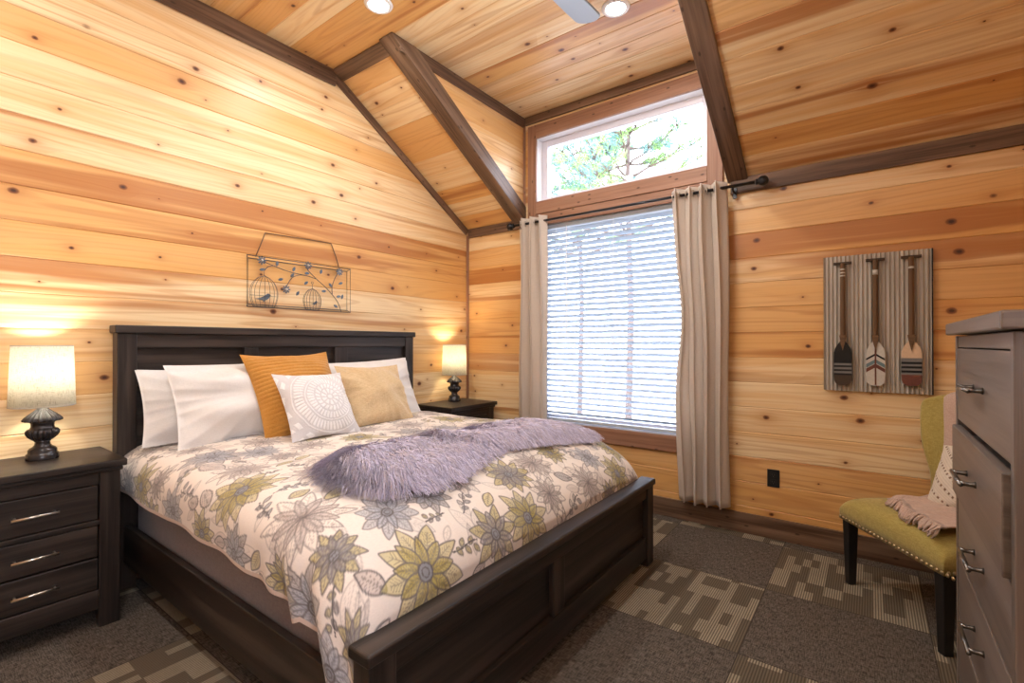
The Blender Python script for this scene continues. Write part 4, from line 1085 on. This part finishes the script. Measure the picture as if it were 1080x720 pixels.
def back_pt(u, t, side):
    z = .40 + .63 * t
    wdt = .335 + .020 * math.sin(t * PI) * -1.6 + .06 * sstep(t, .25, .85) - .03 * sstep(t, .93, 1.05)
    x = wdt * u
    y = .435 + .11 * t - .085 * abs(u) ** 3 * sstep(t, .1, .6)
    thick = .085 * (1 - .45 * abs(u) ** 4)
    z -= .05 * abs(u) ** 3.5 * sstep(t, .7, 1)
    return (x, y + (thick / 2 if side else -thick / 2), z)
m = MB(); uu_ = np.linspace(-1, 1, 25); tt_ = np.linspace(0, 1, 25)
ring = [(u, 0) for u in uu_] 
G = []
for t in tt_:
    row = [back_pt(u, t, 0) for u in uu_] + [back_pt(u, t, 1) for u in uu_[::-1]]
    G.append(row)
m.grid(G, closed_v=True); top = G[-1]; k_ = len(uu_)
for i in range(k_ - 1): m.face([top[i], top[i + 1], top[2 * k_ - 2 - i], top[2 * k_ - 1 - i]])
for i in range(k_ - 1): m.face([G[0][i + 1], G[0][i], G[0][2 * k_ - 1 - i], G[0][2 * k_ - 2 - i]])
bk = P_('backrest', m, 'olive', smooth=True, weld=.0005, bevel=.02)

# knitted throw over the chair
Mch = WM[ch.name]
th = empty('throw_blanket', Mch @ Vector((.05, .25, .48)), rz, label='blush knitted throw with fringe draped over the olive accent chair', cat='throw')
path = [(.60, .62), (.625, .80), (.615, .98)]
def throw_pt(u, s):
    """s 0..1 from behind the back, over the top, down and across the seat to the front"""
    keys = [(0, .63, .62), (.12, .635, .85), (.20, .61, 1.025), (.235, .555, 1.055), (.27, .490, 1.03), (.38, .465, .85), (.55, .405, .60), (.63, .345, .515), (.68, .30, .502), (.85, .15, .505), (1., .055, .502)]
    ks, ys, zs = zip(*keys)
    y = float(np.interp(s, ks, ys)); z = float(np.interp(s, ks, zs))
    spread = float(np.interp(s, [0, .25, .5, .66, .85, 1], [.0, .0, .0, .01, .05, .055]))
    x0 = float(np.interp(s, [0, .25, .45, .6, .72, 1], [-.245, -.25, -.21, -.19, -.16, -.10])); x1 = .22 + spread
    x = x0 + (x1 - x0) * u
    cv = abs(x / .30); y -= .075 * min(cv, 1.) ** 3 * float(np.interp(s, [0, .2, .3, .45, .6], [0, .6, 1., 1., 0]))
    z -= .045 * min(cv, 1.) ** 3.5 * float(np.interp(s, [.12, .2, .27, .33], [0, 1, 1, 0]))
    rip = .007 * math.sin(u * 11 + 6 * s + 2 * math.sin(7 * s)) + .004 * math.sin(u * 23 + 13 * s)
    if s < .6: y -= abs(rip) * .9 * (1 if s > .23 else -1)
    else: z += abs(rip) * .9 + .004
    if s > .66: y += (.012 * math.sin(u * 9 + .4) + .045 - .085 * u) * (s - .66) / .34
    return (x, y, z)
SS = np.linspace(0, 1, 70); US = np.linspace(0, 1, 50)
m = MB(); m.grid([[throw_pt(u, s) for u in US] for s in SS]); m.v = [tuple(Mch @ Vector(p)) for p in m.v]
o_ = obj('cloth', m, M['blush'], th, smooth=True, recalc=False); so = o_.modifiers.new('thick', 'SOLIDIFY'); so.thickness = .007; so.offset = 0
m = MB(); fr = random.Random(3)
for k in range(62):
    u = k / 61; p = Vector(throw_pt(u, 1.)); 
    for q_ in range(2):
        dx = fr.uniform(-.012, .012); ln = fr.uniform(.035, .06)
        pts = [p + Vector((0, .006, 0)), p + Vector((dx * .5, -ln * .45, .003 + fr.uniform(-.004, .004))), p + Vector((dx, -ln * .8, -.012 - .008 * q_)), p + Vector((dx * 1.4, -ln, -.028 - .012 * q_))]
        for pt in pts[1:]:
            lo_ = seat_pt(np.clip(pt.x / (hw + .035), -.97, .97), np.clip((pt.y + .035) / .275 - 1, -.97, .97), True)[2] + .006
            if pt.y > -.03: pt.z = max(pt.z, lo_)
            else: pt.y = min(pt.y, -.045)
        m.tube([Mch @ v for v in pts], [.0045, .0042, .005, .003], 5)
for k in range(14):
    s = .80 + .2 * k / 13; p = Vector(throw_pt(0, s))
    pts = [p + Vector((.004, 0, 0)), p + Vector((-.025, -.012, -.006)), p + Vector((-.045, -.022 + fr.uniform(-.01, .01), -.012))]
    for pt in pts[1:]: pt.z = max(pt.z, seat_pt(np.clip(pt.x / (hw + .035), -.97, .97), np.clip((pt.y + .035) / .275 - 1, -.97, .97), True)[2] + .006)
    m.tube([Mch @ v for v in pts], [.0045, .005, .003], 5)
obj('fringe', m, M['blush'], th, smooth=True)
def dots(U, V):
    a = (U + V) * 7.; b = (U - V) * 7.
    band_ = (np.floor(a / 1.6) % 2 == 0)
    h_ = (np.sin(a * PI * 1.25) > .25) & (np.sin(b * PI * 1.4) > .25) & band_
    return h_
pb = Mch @ Vector((.06, .26, .515))
pillow('throw_pillow', 'cream crochet cushion with small brown dots on the olive chair', M['crochet'], .36, .34, .12, tuple(pb), D(30), rz - PI / 2, D(14), n=150,
       colfn=lambda U, V: np.where(dots(U, V)[..., None], np.array((.20, .11, .06)), np.array((.72, .64, .54)) * (1 - .12 * (np.sin((U + V) * 60) > 0))[..., None]), disp=lambda U, V: -.002 * dots(U, V), seed=9, cat='cushion', wr=.004)

# ------------------------------------------------------------------ outside
g = MB(); g.face([(-40, .3, -.5), (40, .3, -.5), (40, 60, -.5), (-40, 60, -.5)]); o = obj('ground', g, M['ground'], recalc=False); o['kind'] = 'structure'
def pine(loc, h, seed, label, dens=1., whorl0=.15):
    rg = random.Random(seed); t = empty('pine_tree', loc, label=label, cat='tree')
    m = MB(); m.tube([(0, 0, -.02), (.05, .02, h * .4), (.02, -.03, h * .75), (.04, 0, h)], [.055, .05, .035, .012], 10)
    nv = [[], []]; 
    lim = []
    z = h * whorl0
    while z < h * .98:
        nb_ = rg.choice((3, 4, 4, 5)); a0 = rg.uniform(0, 6.28)
        for k in range(nb_):
            a = a0 + 2 * PI * k / nb_ + rg.uniform(-.4, .4); Lb = (h - z) * .34 + .5; Lb *= rg.uniform(.75, 1.2); rise = rg.uniform(.05, .45)
            pts = []
            for q in range(7):
                f = q / 6; pts.append(Vector((math.cos(a) * Lb * f + rg.uniform(-.04, .04), math.sin(a) * Lb * f + rg.uniform(-.04, .04), z + Lb * f * rise + .10 * Lb * f * f)))
            m.tube(pts, [.030 * (1 - .85 * q / 6) * (Lb / 2 + .3) for q in range(7)], 5)
            for q in range(2, 7):
                for s in range(3):
                    sa = a + (s - 1) * rg.uniform(.5, 1.1); sl2 = Lb * rg.uniform(.15, .32)
                    e_ = pts[q] + Vector((math.cos(sa) * sl2, math.sin(sa) * sl2, sl2 * rg.uniform(.1, .6)))
                    m.tube([pts[q], (pts[q] + e_) / 2 + Vector((0, 0, .02)), e_], [.010, .007, .004], 4); lim.append(e_); 
                    if rg.random() < .6: lim.append((pts[q] + e_) / 2)
            lim.append(pts[-1])
        z += h * rg.uniform(.035, .06)
    obj('trunk', m, M['bark'], t, local=True, smooth=True)
    V_, F_, I_ = [], [], []
    for e_ in lim:
        if rg.random() > dens: continue
        mi = 0 if rg.random() < .45 else 1
        for k in range(26):
            dv = Vector((rg.gauss(0, 1), rg.gauss(0, 1), rg.gauss(.35, .9))).normalized(); ln = rg.uniform(.06, .13); w_ = dv.orthogonal().normalized() * .0055
            c0 = e_ + Vector((rg.gauss(0, .03), rg.gauss(0, .03), rg.gauss(0, .03)))
            b_ = len(V_); V_ += [c0 - w_, c0 + w_, c0 + dv * ln]; F_.append([b_, b_ + 1, b_ + 2]); I_.append(mi)
    mb = MB(); mb.v = [tuple(v) for v in V_]; mb.f = F_; mb.uv = [[(0, 0)] * 3] * len(F_); mb.mi = I_
    obj('needles', mb, [M['needle_green'], M['needle_blue']], t, local=True, recalc=False)
pine((.35, 3.1, -.5), 5.6, 4, 'green pine tree outside, filling the middle of the upper window', 1., .60)
pine((-1.6, 5.2, -.5), 6.4, 9, 'sparse bluish pine outside, at the left of the upper window', .8, .56)

# ------------------------------------------------------------------ world, camera
wd_ = bpy.data.worlds.new('sky'); SC.world = wd_; wd_.use_nodes = True
nt = wd_.node_tree; nt.nodes.clear()
tc = nt.nodes.new('ShaderNodeTexCoord'); sp_ = nt.nodes.new('ShaderNodeSeparateXYZ'); nt.links.new(tc.outputs['Generated'], sp_.inputs[0])
rp = nt.nodes.new('ShaderNodeValToRGB'); rp.color_ramp.elements[0].position = 0.; rp.color_ramp.elements[0].color = (.93, .92, .95, 1); rp.color_ramp.elements[1].position = .6; rp.color_ramp.elements[1].color = (.80, .85, 1., 1)
nt.links.new(sp_.outputs[2], rp.inputs[0])
bg = nt.nodes.new('ShaderNodeBackground'); nt.links.new(rp.outputs[0], bg.inputs[0]); bg.inputs[1].default_value = 11.
wo = nt.nodes.new('ShaderNodeOutputWorld'); nt.links.new(bg.outputs[0], wo.inputs[0])

cd = bpy.data.cameras.new('camera'); cam = bpy.data.objects.new('camera', cd); COL.objects.link(cam)
cd.sensor_width = 36; cd.lens = 507 * 36 / 1080; cd.clip_start = .02
cam.location = (3.216, -3.568, 1.28); cam.rotation_euler = (math.radians(90.26), 0, math.radians(36.74)); SC.camera = cam

vs = SC.view_settings
vs.view_transform = 'Standard'; vs.look = 'None'; vs.gamma = 1; vs.use_curve_mapping = False; vs.exposure = .43
SC.cycles.max_bounces = 10; SC.cycles.diffuse_bounces = 5; SC.cycles.transparent_max_bounces = 16
SC.cycles.sample_clamp_indirect = 6.; SC.cycles.caustics_reflective = False; SC.cycles.caustics_refractive = False
